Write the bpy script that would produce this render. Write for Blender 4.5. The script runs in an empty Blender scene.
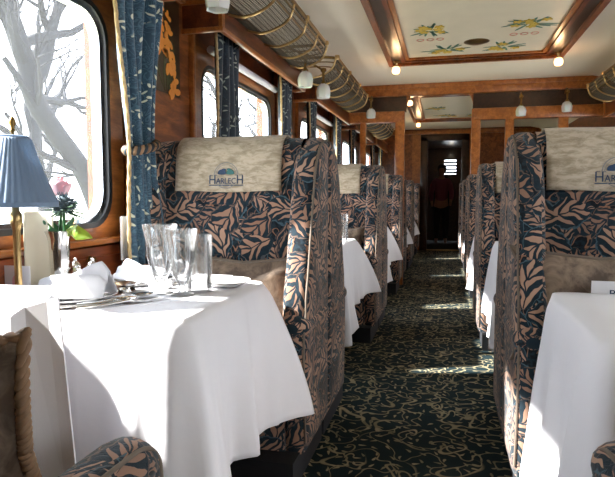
import bpy, bmesh, math, random
from math import sin, cos, pi, sqrt, radians, atan2
from mathutils import Vector, Matrix, Euler
random.seed(7)
SC = bpy.context.scene
COL = SC.collection
# ------------------------------------------------------------------ camera
FPX, VX, VY, EYE = 560.0, 446.0, 196.0, 1.07
_d = Vector((VX-307.5, 238.5-VY, -FPX)).normalized()
_t = atan2(238.5-VY, FPX)
_u = Vector((0, cos(_t), sin(_t)))
_x = _d.cross(_u)
RW = Matrix((_x, _d, _u))            # world = RW @ cam
cd = bpy.data.cameras.new('camera'); cam = bpy.data.objects.new('camera', cd); COL.objects.link(cam)
cd.sensor_width = 36; cd.lens = FPX/615*36; cd.clip_start = .02; cd.clip_end = 500
cam.matrix_world = Matrix.Translation((0, 0, EYE)) @ RW.to_4x4()
SC.camera = cam
cd.dof.use_dof = False
# ------------------------------------------------------------------ world, sun, exposure
w = bpy.data.worlds.new('sky'); SC.world = w; w.use_nodes = True
wn = w.node_tree; wn.nodes.clear()
bg = wn.nodes.new('ShaderNodeBackground'); wo = wn.nodes.new('ShaderNodeOutputWorld')
bg.inputs[0].default_value = (.90, .95, 1.0, 1); bg.inputs[1].default_value = 5.5
wn.links.new(bg.outputs[0], wo.inputs[0])
sl = bpy.data.lights.new('sun', 'SUN'); sun = bpy.data.objects.new('sun', sl); COL.objects.link(sun)
sl.energy = 26; sl.angle = radians(2.0); sl.color = (1, .95, .87)
SUN_DIR = Vector((1.0, .26, -.86)).normalized()
sun.rotation_euler = SUN_DIR.to_track_quat('-Z', 'Y').to_euler()
vs = SC.view_settings
vs.view_transform = 'Standard'; vs.look = 'None'; vs.gamma = 1; vs.use_curve_mapping = False; vs.exposure = 0.35
SC.cycles.use_denoising = True
SC.cycles.max_bounces = 10; SC.cycles.diffuse_bounces = 6; SC.cycles.transparent_max_bounces = 16
SC.cycles.sample_clamp_indirect = 6; SC.cycles.caustics_refractive = False; SC.cycles.caustics_reflective = False

# the coach, in metres
XW, XR = -1.33, 1.81           # inner faces of the side walls
PITCH = 2.13
WIN0 = 1.37                    # first window centre
BULK, ENDW = 6.78, 11.3
CEIL = 2.37

# ------------------------------------------------------------------ node helpers
class G:
    def __init__(s, name):
        s.m = bpy.data.materials.new(name); s.m.use_nodes = True
        s.t = s.m.node_tree; s.b = s.t.nodes['Principled BSDF']
    def n(s, typ, *ins, **kw):
        nd = s.t.nodes.new('ShaderNode'+typ)
        for k, v in kw.items(): setattr(nd, k, v)
        for i, v in enumerate(ins):
            if v is not None: s.set(nd.inputs[i], v)
        return nd
    def set(s, sock, v):
        if isinstance(v, bpy.types.NodeSocket): s.t.links.new(v, sock)
        else:
            if hasattr(sock.default_value, '__len__') and not hasattr(v, '__len__'): v = [v]*len(sock.default_value)
            if hasattr(v, '__len__') and len(sock.default_value) == 4 and len(v) == 3: v = (*v, 1)
            sock.default_value = v
    def ma(s, op, *a): return s.n('Math', *a, operation=op).outputs[0]
    def vm(s, op, *a):
        nd = s.n('VectorMath', operation=op)
        for i, v in enumerate(a): s.set(nd.inputs[i] if not (op == 'SCALE' and i == 1) else nd.inputs['Scale'], v)
        return nd.outputs[0]
    def mix(s, f, a, b):
        nd = s.n('Mix', data_type='RGBA'); s.set(nd.inputs[0], f); s.set(nd.inputs[6], a); s.set(nd.inputs[7], b); return nd.outputs[2]
    def step(s, v, lo, hi):
        nd = s.n('MapRange', v, lo, hi, 0.0, 1.0, interpolation_type='SMOOTHSTEP'); return nd.outputs[0]
    def noise(s, vec, scale, detail=2, rough=.5, dist=0):
        nd = s.n('TexNoise'); s.set(nd.inputs['Vector'], vec); nd.inputs['Scale'].default_value = scale
        nd.inputs['Detail'].default_value = detail; nd.inputs['Roughness'].default_value = rough; nd.inputs['Distortion'].default_value = dist
        return nd
    def uv(s): return s.n('UVMap').outputs[0]
    def obj(s): return s.n('TexCoord').outputs['Object']
    def P(s, **kw):
        for k, v in kw.items(): s.set(s.b.inputs[k.replace('_', ' ')], v)
        return s.m
    def bump(s, h, st=.3, d=.01):
        b = s.n('Bump'); b.inputs['Strength'].default_value = st; b.inputs['Distance'].default_value = d
        s.set(b.inputs['Height'], h); s.set(s.b.inputs['Normal'], b.outputs[0])

def lin(r, g, b):
    f = lambda c: (c/255/12.92 if c/255 <= .04045 else ((c/255+.055)/1.055)**2.4)
    return (f(r), f(g), f(b))

def leaf_layer(g, vec, scale, off, width=.36, length=.62, veins=16.0):
    """returns (leaf mask, bright-vein mask) : serrated leaves, one in each voronoi cell"""
    v = g.vm('ADD', vec, off)
    wv = g.noise(v, scale*1.1, 1).outputs['Color']
    v = g.vm('ADD', v, g.vm('SCALE', g.vm('SUBTRACT', wv, (.5, .5, .5)), .35/scale))
    vo = g.n('TexVoronoi', voronoi_dimensions='2D', feature='F1')
    g.set(vo.inputs['Vector'], v); vo.inputs['Scale'].default_value = scale; vo.inputs['Randomness'].default_value = .75
    loc = g.vm('SCALE', g.vm('SUBTRACT', v, vo.outputs['Position']), scale)
    sx = g.n('SeparateXYZ', loc).outputs
    sc_ = g.n('SeparateColor', vo.outputs['Color']).outputs
    a = g.ma('MULTIPLY', sc_[0], 2*pi)
    ca, sa = g.ma('COSINE', a), g.ma('SINE', a)
    x = g.ma('ADD', g.ma('MULTIPLY', sx[0], ca), g.ma('MULTIPLY', sx[1], sa))
    y0 = g.ma('SUBTRACT', g.ma('MULTIPLY', sx[1], ca), g.ma('MULTIPLY', sx[0], sa))
    y0 = g.ma('ADD', y0, g.ma('MULTIPLY', g.ma('MULTIPLY', x, x), .35))
    y = g.ma('ABSOLUTE', y0)
    ph = g.ma('MULTIPLY', g.ma('SUBTRACT', x, g.ma('MULTIPLY', y, 1.25)), veins)
    wv2 = g.ma('SINE', ph)
    xr = g.ma('DIVIDE', x, length)
    w = g.ma('MULTIPLY', g.ma('SUBTRACT', 1.0, g.ma('MULTIPLY', xr, xr)), width)
    w = g.ma('ADD', w, g.ma('MULTIPLY', wv2, .05))
    leaf = g.step(g.ma('SUBTRACT', w, y), 0.0, .04)
    vein = g.ma('MULTIPLY', g.step(wv2, -.35, .05), g.step(y, .02, .05))
    return leaf, g.ma('MULTIPLY', leaf, vein), sc_[1]

def acanthus(g, uv, scale, off, width, length, veins):
    """broad serrated leaves: salmon flame-shaped blade, dark midrib and rim"""
    v = g.vm('ADD', uv, off)
    wv = g.noise(v, scale*1.3, 2, .6).outputs['Color']
    v = g.vm('ADD', v, g.vm('SCALE', g.vm('SUBTRACT', wv, (.5, .5, .5)), .55/scale))
    vo = g.n('TexVoronoi', voronoi_dimensions='2D', feature='F1')
    g.set(vo.inputs['Vector'], v); vo.inputs['Scale'].default_value = scale; vo.inputs['Randomness'].default_value = .8
    loc = g.vm('SCALE', g.vm('SUBTRACT', v, vo.outputs['Position']), scale)
    sx = g.n('SeparateXYZ', loc).outputs; sc_ = g.n('SeparateColor', vo.outputs['Color']).outputs
    a = g.ma('MULTIPLY', sc_[0], 2*pi); ca, sa = g.ma('COSINE', a), g.ma('SINE', a)
    x = g.ma('ADD', g.ma('MULTIPLY', sx[0], ca), g.ma('MULTIPLY', sx[1], sa))
    y0 = g.ma('SUBTRACT', g.ma('MULTIPLY', sx[1], ca), g.ma('MULTIPLY', sx[0], sa))
    y0 = g.ma('ADD', y0, g.ma('MULTIPLY', g.ma('MULTIPLY', x, x), g.ma('SUBTRACT', sc_[2], .5)))
    y = g.ma('ABSOLUTE', y0)
    ph = g.ma('MULTIPLY', g.ma('SUBTRACT', x, g.ma('MULTIPLY', y, 1.5)), veins)
    ph = g.ma('ADD', ph, g.ma('MULTIPLY', sc_[1], 6.0))
    sv = g.ma('SINE', ph)
    xr = g.ma('DIVIDE', x, length)
    w = g.ma('MAXIMUM', g.ma('MULTIPLY', g.ma('SUBTRACT', 1.0, g.ma('MULTIPLY', xr, xr)), width), .001)
    q = g.ma('DIVIDE', y, w)
    nz = g.ma('MULTIPLY', g.ma('SUBTRACT', g.noise(uv, 60, 2).outputs[0], .5), .35)
    q = g.ma('ADD', q, nz)
    inner = g.ma('ADD', .46, g.ma('MULTIPLY', sv, .48))
    sal = g.ma('MULTIPLY', g.step(g.ma('SUBTRACT', inner, q), -.03, .06), g.step(y, .012, .030))
    sal = g.ma('MULTIPLY', sal, g.step(g.ma('SUBTRACT', 1.0, g.ma('ABSOLUTE', xr)), .0, .05))
    leaf = g.step(g.ma('SUBTRACT', 1.12, q), -.02, .04)
    rim = g.ma('MULTIPLY', leaf, g.step(q, .98, 1.06))
    return leaf, sal, rim, sc_[1]

def mat_seat():
    g = G('leaf_tapestry'); uv = g.uv()
    n0 = g.noise(uv, 45, 3, .6).outputs[0]
    base = g.mix(g.step(n0, .42, .62), (.005, .008, .012), (.012, .028, .040))
    streak = g.noise(g.vm('ADD', uv, g.vm('SCALE', g.noise(uv, 9, 1).outputs['Color'], .25)), 14, 1).outputs[0]
    line = g.ma('SUBTRACT', 1.0, g.step(g.ma('ABSOLUTE', g.ma('SUBTRACT', streak, .5)), .012, .028))
    base = g.mix(g.ma('MULTIPLY', line, .8), base, lin(158, 116, 90))
    hs = line
    for (sc, off, wd, ln, vn, c0, c1) in ((9.5, (11.3, 5.2, 0), .40, .70, 19, lin(134, 104, 88), lin(166, 134, 114)),
                                          (7.5, (3.1, 1.7, 0), .42, .66, 17, lin(148, 114, 94), lin(182, 148, 126)),):
        leaf, sal, rim, rr = acanthus(g, uv, sc, off, wd, ln, float(vn))
        base = g.mix(leaf, base, g.mix(n0, (.005, .009, .014), (.016, .038, .054)))
        base = g.mix(g.ma('MULTIPLY', sal, .96), base, g.mix(rr, c0, c1))
        base = g.mix(g.ma('MULTIPLY', rim, .6), base, g.mix(g.step(rr, .35, .65), lin(128, 104, 88), lin(84, 116, 130)))
        hs = g.ma('MAXIMUM', hs, sal)
    g.bump(g.ma('ADD', hs, g.ma('MULTIPLY', g.noise(uv, 400, 1).outputs[0], .4)), .35, .004)
    return g.P(Base_Color=base, Roughness=.85, Sheen_Weight=.2, Specular_IOR_Level=.15)

def mat_carpet():
    g = G('scroll_carpet'); uv = g.uv()
    wob = g.vm('ADD', uv, g.vm('SCALE', g.vm('SUBTRACT', g.noise(uv, 3.0, 1).outputs['Color'], (.5, .5, .5)), .4))
    vo = g.n('TexVoronoi', voronoi_dimensions='2D', feature='F1'); g.set(vo.inputs['Vector'], wob); vo.inputs['Scale'].default_value = 5.2
    loc = g.vm('SCALE', g.vm('SUBTRACT', wob, vo.outputs['Position']), 5.2)
    s = g.n('SeparateXYZ', loc).outputs; cr = g.n('SeparateColor', vo.outputs['Color']).outputs
    ang = g.ma('ARCTAN2', s[1], s[0]); r = vo.outputs['Distance']
    sg = g.ma('SUBTRACT', g.ma('MULTIPLY', g.ma('GREATER_THAN', cr[0], .5), 2.0), 1.0)
    spir = g.ma('SINE', g.ma('ADD', g.ma('MULTIPLY', ang, sg), g.ma('ADD', g.ma('MULTIPLY', r, 13.0), g.ma('MULTIPLY', cr[1], 6.28))))
    l1 = g.ma('MULTIPLY', g.step(spir, .87, .97), g.step(r, .55, .40))
    n1 = g.noise(uv, 8, 1).outputs[0]
    c1 = g.ma('SUBTRACT', 1.0, g.step(g.ma('ABSOLUTE', g.ma('SUBTRACT', n1, .5)), .008, .018))
    la, va, ra = leaf_layer(g, uv, 17, (2.0, 9.0, 0), .13, .34, 9)
    m = g.ma('MAXIMUM', g.ma('MAXIMUM', l1, g.ma('MULTIPLY', c1, .9)), la)
    m = g.ma('MULTIPLY', m, g.ma('ADD', .55, g.ma('MULTIPLY', g.noise(uv, 25, 2).outputs[0], .6)))
    fine = g.noise(uv, 260, 1).outputs[0]
    base = g.mix(fine, (.006, .013, .016), (.012, .024, .026))
    col = g.mix(ra, lin(128, 120, 94), lin(162, 150, 120))
    base = g.mix(m, base, col)
    g.bump(g.ma('ADD', fine, m), .4, .004)
    return g.P(Base_Color=base, Roughness=.95, Specular_IOR_Level=.1)

def mat_curtain(name, ground, swirl, sprig):
    g = G(name); uv = g.uv()
    n1 = g.noise(uv, 16, 1.5, .5, 1.5).outputs[0]
    sw = g.step(g.ma('SINE', g.ma('MULTIPLY', n1, 60.0)), .2, .8)
    base = g.mix(g.ma('MULTIPLY', sw, .6), ground, swirl)
    la, va, ra = leaf_layer(g, uv, 26, (4.0, 2.0, 0), .15, .42, 6)
    keep = g.step(g.noise(uv, 9, 0).outputs[0], .47, .52)
    base = g.mix(g.ma('MULTIPLY', la, keep), base, sprig)
    return g.P(Base_Color=base, Roughness=.6, Sheen_Weight=.3)

def mat_wood(name, dark, light, rough=.28, sc=1.0):
    g = G(name); o = g.obj()
    st = g.vm('MULTIPLY', o, (6*sc, 1.2*sc, 6*sc))
    n1 = g.noise(st, 3, 5, .6, .8).outputs[0]; n2 = g.noise(st, 22, 3, .6, .3).outputs[0]
    base = g.mix(g.step(n1, .3, .7), dark, light)
    base = g.mix(g.ma('MULTIPLY', g.step(n2, .4, .7), .35), base, tuple(c*.55 for c in dark))
    g.P(Coat_Weight=.18, Coat_Roughness=.15)
    return g.P(Base_Color=base, Roughness=rough)

def mat_plain(name, col, rough=.5, metal=0, nz=0, nsc=20, bump=0, **kw):
    g = G(name)
    if nz or bump:
        n = g.noise(g.obj(), nsc, 3).outputs[0]
        if nz: col = g.mix(n, tuple(c*(1-nz) for c in col), tuple(min(1, c*(1+nz)) for c in col))
        if bump: g.bump(n, .4, bump)
    return g.P(Base_Color=col, Roughness=rough, Metallic=metal, **kw)

def mat_velvet(name, a, b):
    g = G(name); uv = g.obj()
    n = g.noise(uv, 14, 4, .65, .6).outputs[0]
    base = g.mix(g.step(n, .35, .68), a, b)
    g.bump(g.noise(uv, 60, 3).outputs[0], .25, .004)
    return g.P(Base_Color=base, Roughness=.7, Sheen_Weight=.5, Sheen_Roughness=.4)

def mat_antim():
    g = G('worn_gold_velvet'); o = g.obj()
    n = g.noise(g.vm('MULTIPLY', o, (2, 2, 6)), 9, 5, .7, .4).outputs[0]
    n2 = g.noise(g.vm('MULTIPLY', o, (1, 1, 3)), 40, 3, .6).outputs[0]
    base = g.mix(g.step(n, .38, .66), lin(194, 180, 158), lin(150, 136, 112))
    base = g.mix(g.ma('MULTIPLY', g.step(n2, .62, .72), .3), base, lin(110, 96, 76))
    g.bump(n2, .2, .003)
    return g.P(Base_Color=base, Roughness=.8, Sheen_Weight=.3)

def mat_cloth():
    g = G('white_linen'); o = g.obj()
    n = g.noise(o, 9, 3, .55).outputs[0]
    g.bump(n, .22, .012)
    return g.P(Base_Color=(.86, .86, .90), Roughness=.85, Sheen_Weight=.1)

def mat_glass(name='clear_glass', rough=.0):
    g = G(name); t = g.t; t.nodes.remove(g.b)
    gl = g.n('BsdfGlass'); gl.inputs['IOR'].default_value = 1.45; gl.inputs['Roughness'].default_value = rough
    tr = g.n('BsdfTransparent', (.97, .98, .98)); gs = g.n('BsdfGlossy', (1, 1, 1)); gs.inputs['Roughness'].default_value = .03
    fr = g.n('LayerWeight'); fr.inputs[0].default_value = .35
    m = g.n('MixShader', g.ma('ADD', g.ma('MULTIPLY', fr.outputs['Fresnel'], .9), .06), tr.outputs[0], gs.outputs[0])
    df = g.n('BsdfTranslucent', (1, 1, 1)); m2 = g.n('MixShader', .05, m.outputs[0], df.outputs[0])
    g.t.links.new(m2.outputs[0], t.nodes['Material Output'].inputs[0]); return g.m

def mat_pane(name='hazy_window_glass', haze=.012):
    g = G(name); t = g.t; t.nodes.remove(g.b)
    tr = g.n('BsdfTransparent', (.97, .98, 1)); gs = g.n('BsdfGlossy'); gs.inputs['Roughness'].default_value = .02
    fr = g.n('LayerWeight'); fr.inputs[0].default_value = .15
    m = g.n('MixShader', g.ma('MULTIPLY', fr.outputs['Fresnel'], .04), tr.outputs[0], gs.outputs[0])
    df = g.n('BsdfTranslucent', (.9, .93, 1)); m2 = g.n('MixShader', haze, m.outputs[0], df.outputs[0])  # translucent share washes out the view outside like haze
    g.t.links.new(m2.outputs[0], t.nodes['Material Output'].inputs[0]); return g.m

def mat_emit(name, col, st):
    g = G(name); return g.P(Base_Color=col, Emission_Color=col, Emission_Strength=st, Roughness=.3)

M = dict(
    seat=mat_seat(), carpet=mat_carpet(), cloth=mat_cloth(), antim=mat_antim(),
    curtain=mat_curtain('lit_teal_curtain', lin(36, 70, 90), lin(78, 116, 134), lin(212, 214, 190)),  # window light on the cloth is painted into these brighter tones
    shadedcurtain=mat_curtain('shaded_teal_curtain', lin(14, 30, 44), lin(28, 52, 66), lin(150, 158, 146)),  # same curtain cloth, with shade painted in as darker tones
    gold=mat_plain('gold_braid', lin(196, 168, 120), .6, nz=.35, nsc=90, bump=.004),
    rope=mat_plain('rope_cord', lin(138, 108, 80), .7, nz=.3, nsc=60),
    piping=mat_plain('taupe_piping', lin(112, 100, 88), .8),
    darkrope=mat_plain('dark_cord', lin(30, 42, 50), .7),
    sheer=mat_plain('white_lining', (.75, .75, .76), .8),
    wood=mat_wood('polished_wood', lin(100, 54, 27), lin(158, 92, 48)),
    orange=mat_wood('honey_wood', lin(136, 76, 32), lin(184, 112, 52)),
    red=mat_wood('red_mahogany', lin(70, 30, 14), lin(122, 60, 30)),
    drawer=mat_wood('drawer_wood', lin(118, 56, 28), lin(172, 92, 50)),
    dark=mat_wood('dark_walnut', lin(34, 20, 13), lin(64, 38, 24)),
    black=mat_plain('black_rubber', (.012, .012, .013), .4),
    chrome=mat_plain('chrome', (.75, .76, .78), .12, 1),
    silver=mat_plain('silver_plate', (.82, .81, .78), .14, 1),
    brass=mat_plain('brass', lin(184, 154, 104), .3, 1, nz=.2, nsc=30),
    oldbrass=mat_plain('aged_brass', lin(140, 112, 66), .35, 1, nz=.3, nsc=30),
    ivory=mat_plain('ivory_ceiling', lin(238, 226, 200), .45, nz=.03, nsc=3),
    ivory2=mat_plain('painted_panel', lin(214, 202, 176), .4, nz=.08, nsc=6),
    mirror=mat_plain('dark_mirror', (.025, .03, .028), .06),
    velvet=mat_velvet('brown_velvet', lin(82, 66, 52), lin(142, 122, 102)),
    pane=mat_pane(), inner=mat_pane('clear_partition_glass', .0), glass=mat_glass(),
    frost=mat_plain('frosted_glass', (.82, .84, .80), .25, 0, Transmission_Weight=.25, Subsurface_Weight=.2),
    china=mat_plain('white_china', (.88, .87, .85), .12, Coat_Weight=.5),
    napkin=mat_plain('napkin_linen', (.80, .82, .87), .85, bump=.006, nsc=14),
    paper=mat_plain('white_paper', (.84, .83, .85), .7),
    cream=mat_plain('cream_card', lin(226, 214, 186), .6, nz=.05, nsc=12),
    shade=None, ink=mat_plain('navy_print', lin(38, 62, 92), .7), inkgreen=mat_plain('teal_print', lin(56, 108, 104), .7),
    inkgrey=mat_plain('grey_print', lin(128, 130, 132), .7),
    bulb=mat_emit('lit_bulb', (1.0, .56, .26), 3.2),
    plinth=mat_plain('dark_plinth', (.012, .014, .018), .8),
    bark=mat_plain('grey_bark', lin(22, 26, 34), .9, nz=.25, nsc=5),
    grass=mat_plain('winter_grass', lin(168, 172, 150), .95, nz=.2, nsc=2),
    leafg=mat_plain('green_leaf', lin(44, 92, 50), .4, nz=.25, nsc=60),
    leafy=mat_plain('lime_leaf', lin(160, 196, 66), .4, nz=.15, nsc=60, Subsurface_Weight=.1),
    thistle=mat_plain('thistle_blue', lin(70, 88, 96), .6, nz=.3, nsc=120),
    thistle2=mat_plain('thistle_bract', lin(62, 92, 70), .6, nz=.3, nsc=120),
    rose=mat_plain('pink_petal', lin(240, 186, 194), .5, nz=.1, nsc=40),
    yellow=mat_plain('yellow_petal', lin(206, 172, 60), .5), pleaf=mat_plain('painted_teal_leaf', lin(76, 122, 104), .5),
    pink=mat_plain('pink_monogram', lin(214, 150, 130), .5),
    inlay=mat_plain('orange_inlay', lin(226, 142, 58), .3), inlaybg=mat_wood('dark_inlay_ground', lin(40, 30, 20), lin(66, 48, 28)),
    inlaygreen=mat_plain('green_inlay', lin(62, 66, 34), .3),
    skin=mat_plain('skin', lin(190, 140, 118), .6), pinkcloth=mat_plain('pink_knit', lin(150, 84, 104), .8),
    darkcloth=mat_plain('dark_cloth', (.02, .022, .03), .8), hair=mat_plain('dark_hair', (.03, .02, .015), .6),
)
def mat_shade():
    g = G('blue_pleated_silk')
    g.bump(g.noise(g.obj(), 120, 2).outputs[0], .2, .002)
    t = g.t; tl = g.n('BsdfTranslucent', lin(156, 178, 200)); ad = g.n('MixShader', .35, g.b.outputs[0], tl.outputs[0])
    g.P(Base_Color=lin(132, 154, 178), Roughness=.6, Sheen_Weight=.3)
    t.links.new(ad.outputs[0], t.nodes['Material Output'].inputs[0]); return g.m
M['shade'] = mat_shade()

# ------------------------------------------------------------------ mesh helpers
def finish(bm, name, mat, parent=None, smooth=True, uvscale=1.0, boxuv=True, angle=40):
    bm.normal_update()
    if boxuv:
        uvl = bm.loops.layers.uv.verify()
        for f in bm.faces:
            n = f.normal; ax = max(range(3), key=lambda i: abs(n[i]))
            for l in f.loops:
                c = l.vert.co
                l[uvl].uv = ((c.y, c.z) if ax == 0 else (c.x, c.z) if ax == 1 else (c.x, c.y))
    me = bpy.data.meshes.new(name)
    bm.to_mesh(me); bm.free()
    if isinstance(mat, str): mat = M[mat]
    me.materials.append(mat)
    if smooth:
        for p in me.polygons: p.use_smooth = True
        try: me.set_sharp_from_angle(angle=radians(angle))
        except Exception: pass
    o = bpy.data.objects.new(name, me); COL.objects.link(o)
    if parent: o.parent = parent
    return o

def box(bm, x0, x1, y0, y1, z0, z1, bev=0, seg=2):
    r = bmesh.ops.create_cube(bm, size=1)
    vs_ = r['verts']
    for v in vs_:
        v.co = Vector(((x0+x1)/2+v.co.x*(x1-x0), (y0+y1)/2+v.co.y*(y1-y0), (z0+z1)/2+v.co.z*(z1-z0)))
    if bev:
        es = list({e for v in vs_ for e in v.link_edges})
        bmesh.ops.bevel(bm, geom=es, offset=bev, segments=seg, affect='EDGES', profile=.5)

def lathe(bm, prof, n=24, c=(0, 0, 0), rf=None):
    """prof: list of (r,z)"""
    rings = []
    for r, z in prof:
        if r < 1e-5: rings.append([bm.verts.new((c[0], c[1], c[2]+z))])
        else: rings.append([bm.verts.new((c[0]+r*(rf(i, z) if rf else 1)*cos(2*pi*i/n), c[1]+r*(rf(i, z) if rf else 1)*sin(2*pi*i/n), c[2]+z)) for i in range(n)])
    for a, b in zip(rings, rings[1:]):
        for i in range(n):
            j = (i+1) % n
            if len(a) == 1 and len(b) == 1: continue
            if len(a) == 1: bm.faces.new((a[0], b[j], b[i]))
            elif len(b) == 1: bm.faces.new((a[i], a[j], b[0]))
            else: bm.faces.new((a[i], a[j], b[j], b[i]))

def tube(bm, pts, r, n=8, cap=True, twist=0, lobes=0):
    pts = [Vector(p) for p in pts]
    rr = r if hasattr(r, '__len__') else [r]*len(pts)
    prev = None; rings = []
    up = Vector((0, 0, 1))
    t0 = (pts[1]-pts[0]).normalized()
    if abs(t0.dot(up)) > .9: up = Vector((1, 0, 0))
    s = t0.cross(up).normalized()
    for k, p in enumerate(pts):
        t = ((pts[min(k+1, len(pts)-1)]-pts[max(k-1, 0)])).normalized()
        s = (s - t*s.dot(t)).normalized(); u = t.cross(s)
        ring = []
        for i in range(n):
            a = 2*pi*i/n
            q = rr[k]*(1+(.28*cos(lobes*(a)+twist*k) if lobes else 0))
            ring.append(bm.verts.new(p+(s*cos(a)+u*sin(a))*q))
        rings.append(ring)
    for a, b in zip(rings, rings[1:]):
        for i in range(n):
            j = (i+1) % n; bm.faces.new((a[i], a[j], b[j], b[i]))
    if cap:
        bm.faces.new(rings[0][::-1]); bm.faces.new(rings[-1])

def crv(pts, n=8, closed=False):
    """catmull-rom through pts"""
    P_ = [Vector(p) for p in pts]; out = []; N = len(P_)
    for i in range(N if closed else N-1):
        if closed: a, b, c, d = P_[(i-1) % N], P_[i], P_[(i+1) % N], P_[(i+2) % N]
        else: a, b, c, d = P_[max(i-1, 0)], P_[i], P_[i+1], P_[min(i+2, N-1)]
        for k in range(n):
            t = k/n
            out.append(.5*((2*b)+(c-a)*t+(2*a-5*b+4*c-d)*t*t+(3*b-a-3*c+d)*t*t*t))
    if not closed: out.append(P_[-1])
    return out

def grid(bm, fn, nu, nv, closeu=False, uvfn=None):
    vv = [[bm.verts.new(fn(i/(nu-(0 if closeu else 1)), j/(nv-1))) for i in range(nu)] for j in range(nv)]
    fs = []
    uvl = bm.loops.layers.uv.verify()
    # arc-length uvs
    U = [[0]*(nu+1) for _ in range(nv)]; V = [[0]*(nu+1) for _ in range(nv)]
    mid = nv//2
    for i in range(1, nu+1):
        d = (vv[mid][i % nu].co-vv[mid][i-1].co).length
        for j in range(nv): U[j][i] = U[j][i-1]+d
    for j in range(1, nv):
        d = (vv[j][nu//2].co-vv[j-1][nu//2].co).length
        for i in range(nu+1): V[j][i] = V[j-1][i]+d
    for j in range(nv-1):
        for i in range(nu if closeu else nu-1):
            k = (i+1) % nu
            f = bm.faces.new((vv[j][i], vv[j][k], vv[j+1][k], vv[j+1][i]))
            for l, (jj, ii) in zip(f.loops, ((j, i), (j, i+1), (j+1, i+1), (j+1, i))): l[uvl].uv = (U[jj][ii], V[jj][ii])
            fs.append(f)
    return vv

def prism(bm, pts, x0, x1, bev=0, seg=3, axis='x'):
    """closed outline (a,b) extruded along an axis: x -> (y,z) outline ; y -> (x,z) ; z -> (x,y)"""
    def mk(p, t):
        return {'x': (t, p[0], p[1]), 'y': (p[0], t, p[1]), 'z': (p[0], p[1], t)}[axis]
    A = [bm.verts.new(mk(p, x0)) for p in pts]; B = [bm.verts.new(mk(p, x1)) for p in pts]
    f1 = bm.faces.new(A); f2 = bm.faces.new(B[::-1])
    sides = []
    for i in range(len(pts)):
        j = (i+1) % len(pts); sides.append(bm.faces.new((A[i], B[i], B[j], A[j])))
    bmesh.ops.recalc_face_normals(bm, faces=[f1, f2]+sides)
    if bev:
        es = list(set(f1.edges) | set(f2.edges))
        bmesh.ops.bevel(bm, geom=es, offset=bev, segments=seg, affect='EDGES', profile=.5)
        bmesh.ops.triangulate(bm, faces=[f for f in bm.faces if len(f.verts) > 8], ngon_method='EAR_CLIP')

def rrect(x0, x1, z0, z1, r, n=6):
    out = []
    for cx, cz, a0 in ((x1-r, z1-r, 0), (x0+r, z1-r, pi/2), (x0+r, z0+r, pi), (x1-r, z0+r, 3*pi/2)):
        for i in range(n+1):
            a = a0+pi/2*i/n; out.append((cx+r*cos(a), cz+r*sin(a)))
    return out

def ring_frame(bm, inner, outer, t0, t1, axis='x'):
    """frame between two outlines with the same point count"""
    def mk(p, t): return {'x': (t, p[0], p[1]), 'y': (p[0], t, p[1]), 'z': (p[0], p[1], t)}[axis]
    n = len(inner)
    I0 = [bm.verts.new(mk(p, t0)) for p in inner]; I1 = [bm.verts.new(mk(p, t1)) for p in inner]
    O0 = [bm.verts.new(mk(p, t0)) for p in outer]; O1 = [bm.verts.new(mk(p, t1)) for p in outer]
    fs = []
    for i in range(n):
        j = (i+1) % n
        for a, b in ((I0, O0), (O0, O1), (O1, I1), (I1, I0)): fs.append(bm.faces.new((a[i], a[j], b[j], b[i])))
    bmesh.ops.recalc_face_normals(bm, faces=fs)

def thing(name, label, cat, loc=(0, 0, 0), rz=0, group=None):
    o = bpy.data.objects.new(name, None); COL.objects.link(o)
    o.empty_display_size = .05; o.location = loc; o.rotation_euler = (0, 0, rz)
    return tag(o, label, cat, group)
def tag(o, label, cat, group=None):
    o['label'] = label; o['category'] = cat
    if group: o['group'] = group
    elif 'group' in o: del o['group']
    return o
def struct(o, label=None):
    o['kind'] = 'structure'
    if label: o['label'] = label
    return o
def dup(root, loc, label, rz=None, group=None):
    def rec(o, par):
        c = o.copy(); COL.objects.link(c)
        if par: c.parent = par; c.matrix_parent_inverse = o.matrix_parent_inverse.copy()
        for ch in o.children: rec(ch, c)
        return c
    r = rec(root, None); r.location = loc
    if rz is not None: r.rotation_euler = (0, 0, rz)
    r['label'] = label
    if group: r['group'] = group
    return r
def text_bm(bm, s, size, place, xscale=1.0, depth=.0006, align='CENTER'):
    cu = bpy.data.curves.new('t', 'FONT'); cu.body = s; cu.size = size; cu.align_x = align; cu.extrude = depth; cu.resolution_u = 3
    o = bpy.data.objects.new('t', cu); COL.objects.link(o)
    bpy.context.view_layer.update()
    me = bpy.data.meshes.new_from_object(o.evaluated_get(bpy.context.evaluated_depsgraph_get()))
    k = len(bm.verts); bm.from_mesh(me); bm.verts.ensure_lookup_table()
    for v in bm.verts[k:]:
        v.co.x *= xscale; v.co = place(v.co)
    bpy.data.objects.remove(o); bpy.data.curves.remove(cu); bpy.data.meshes.remove(me)

# ================================================================== SETTING
bm = bmesh.new(); box(bm, XW-.1, XR+.1, -2.2, ENDW+2.6, -.08, 0)
struct(finish(bm, 'floor', 'carpet', smooth=False))
# ceiling with coved sides
bm = bmesh.new()
prof = [(XW-.02, 2.14), (XW+.06, 2.27), (XW+.16, 2.34), (XW+.30, CEIL), (XR-.30, CEIL), (XR-.16, 2.34), (XR-.06, 2.27), (XR+.02, 2.14), (XR+.1, 2.14), (XR+.1, 2.6), (XW-.1, 2.6), (XW-.1, 2.14)]
prism(bm, prof, -2.2, ENDW+2.6, axis='y')
struct(finish(bm, 'ceiling', 'ivory', angle=30))

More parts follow.
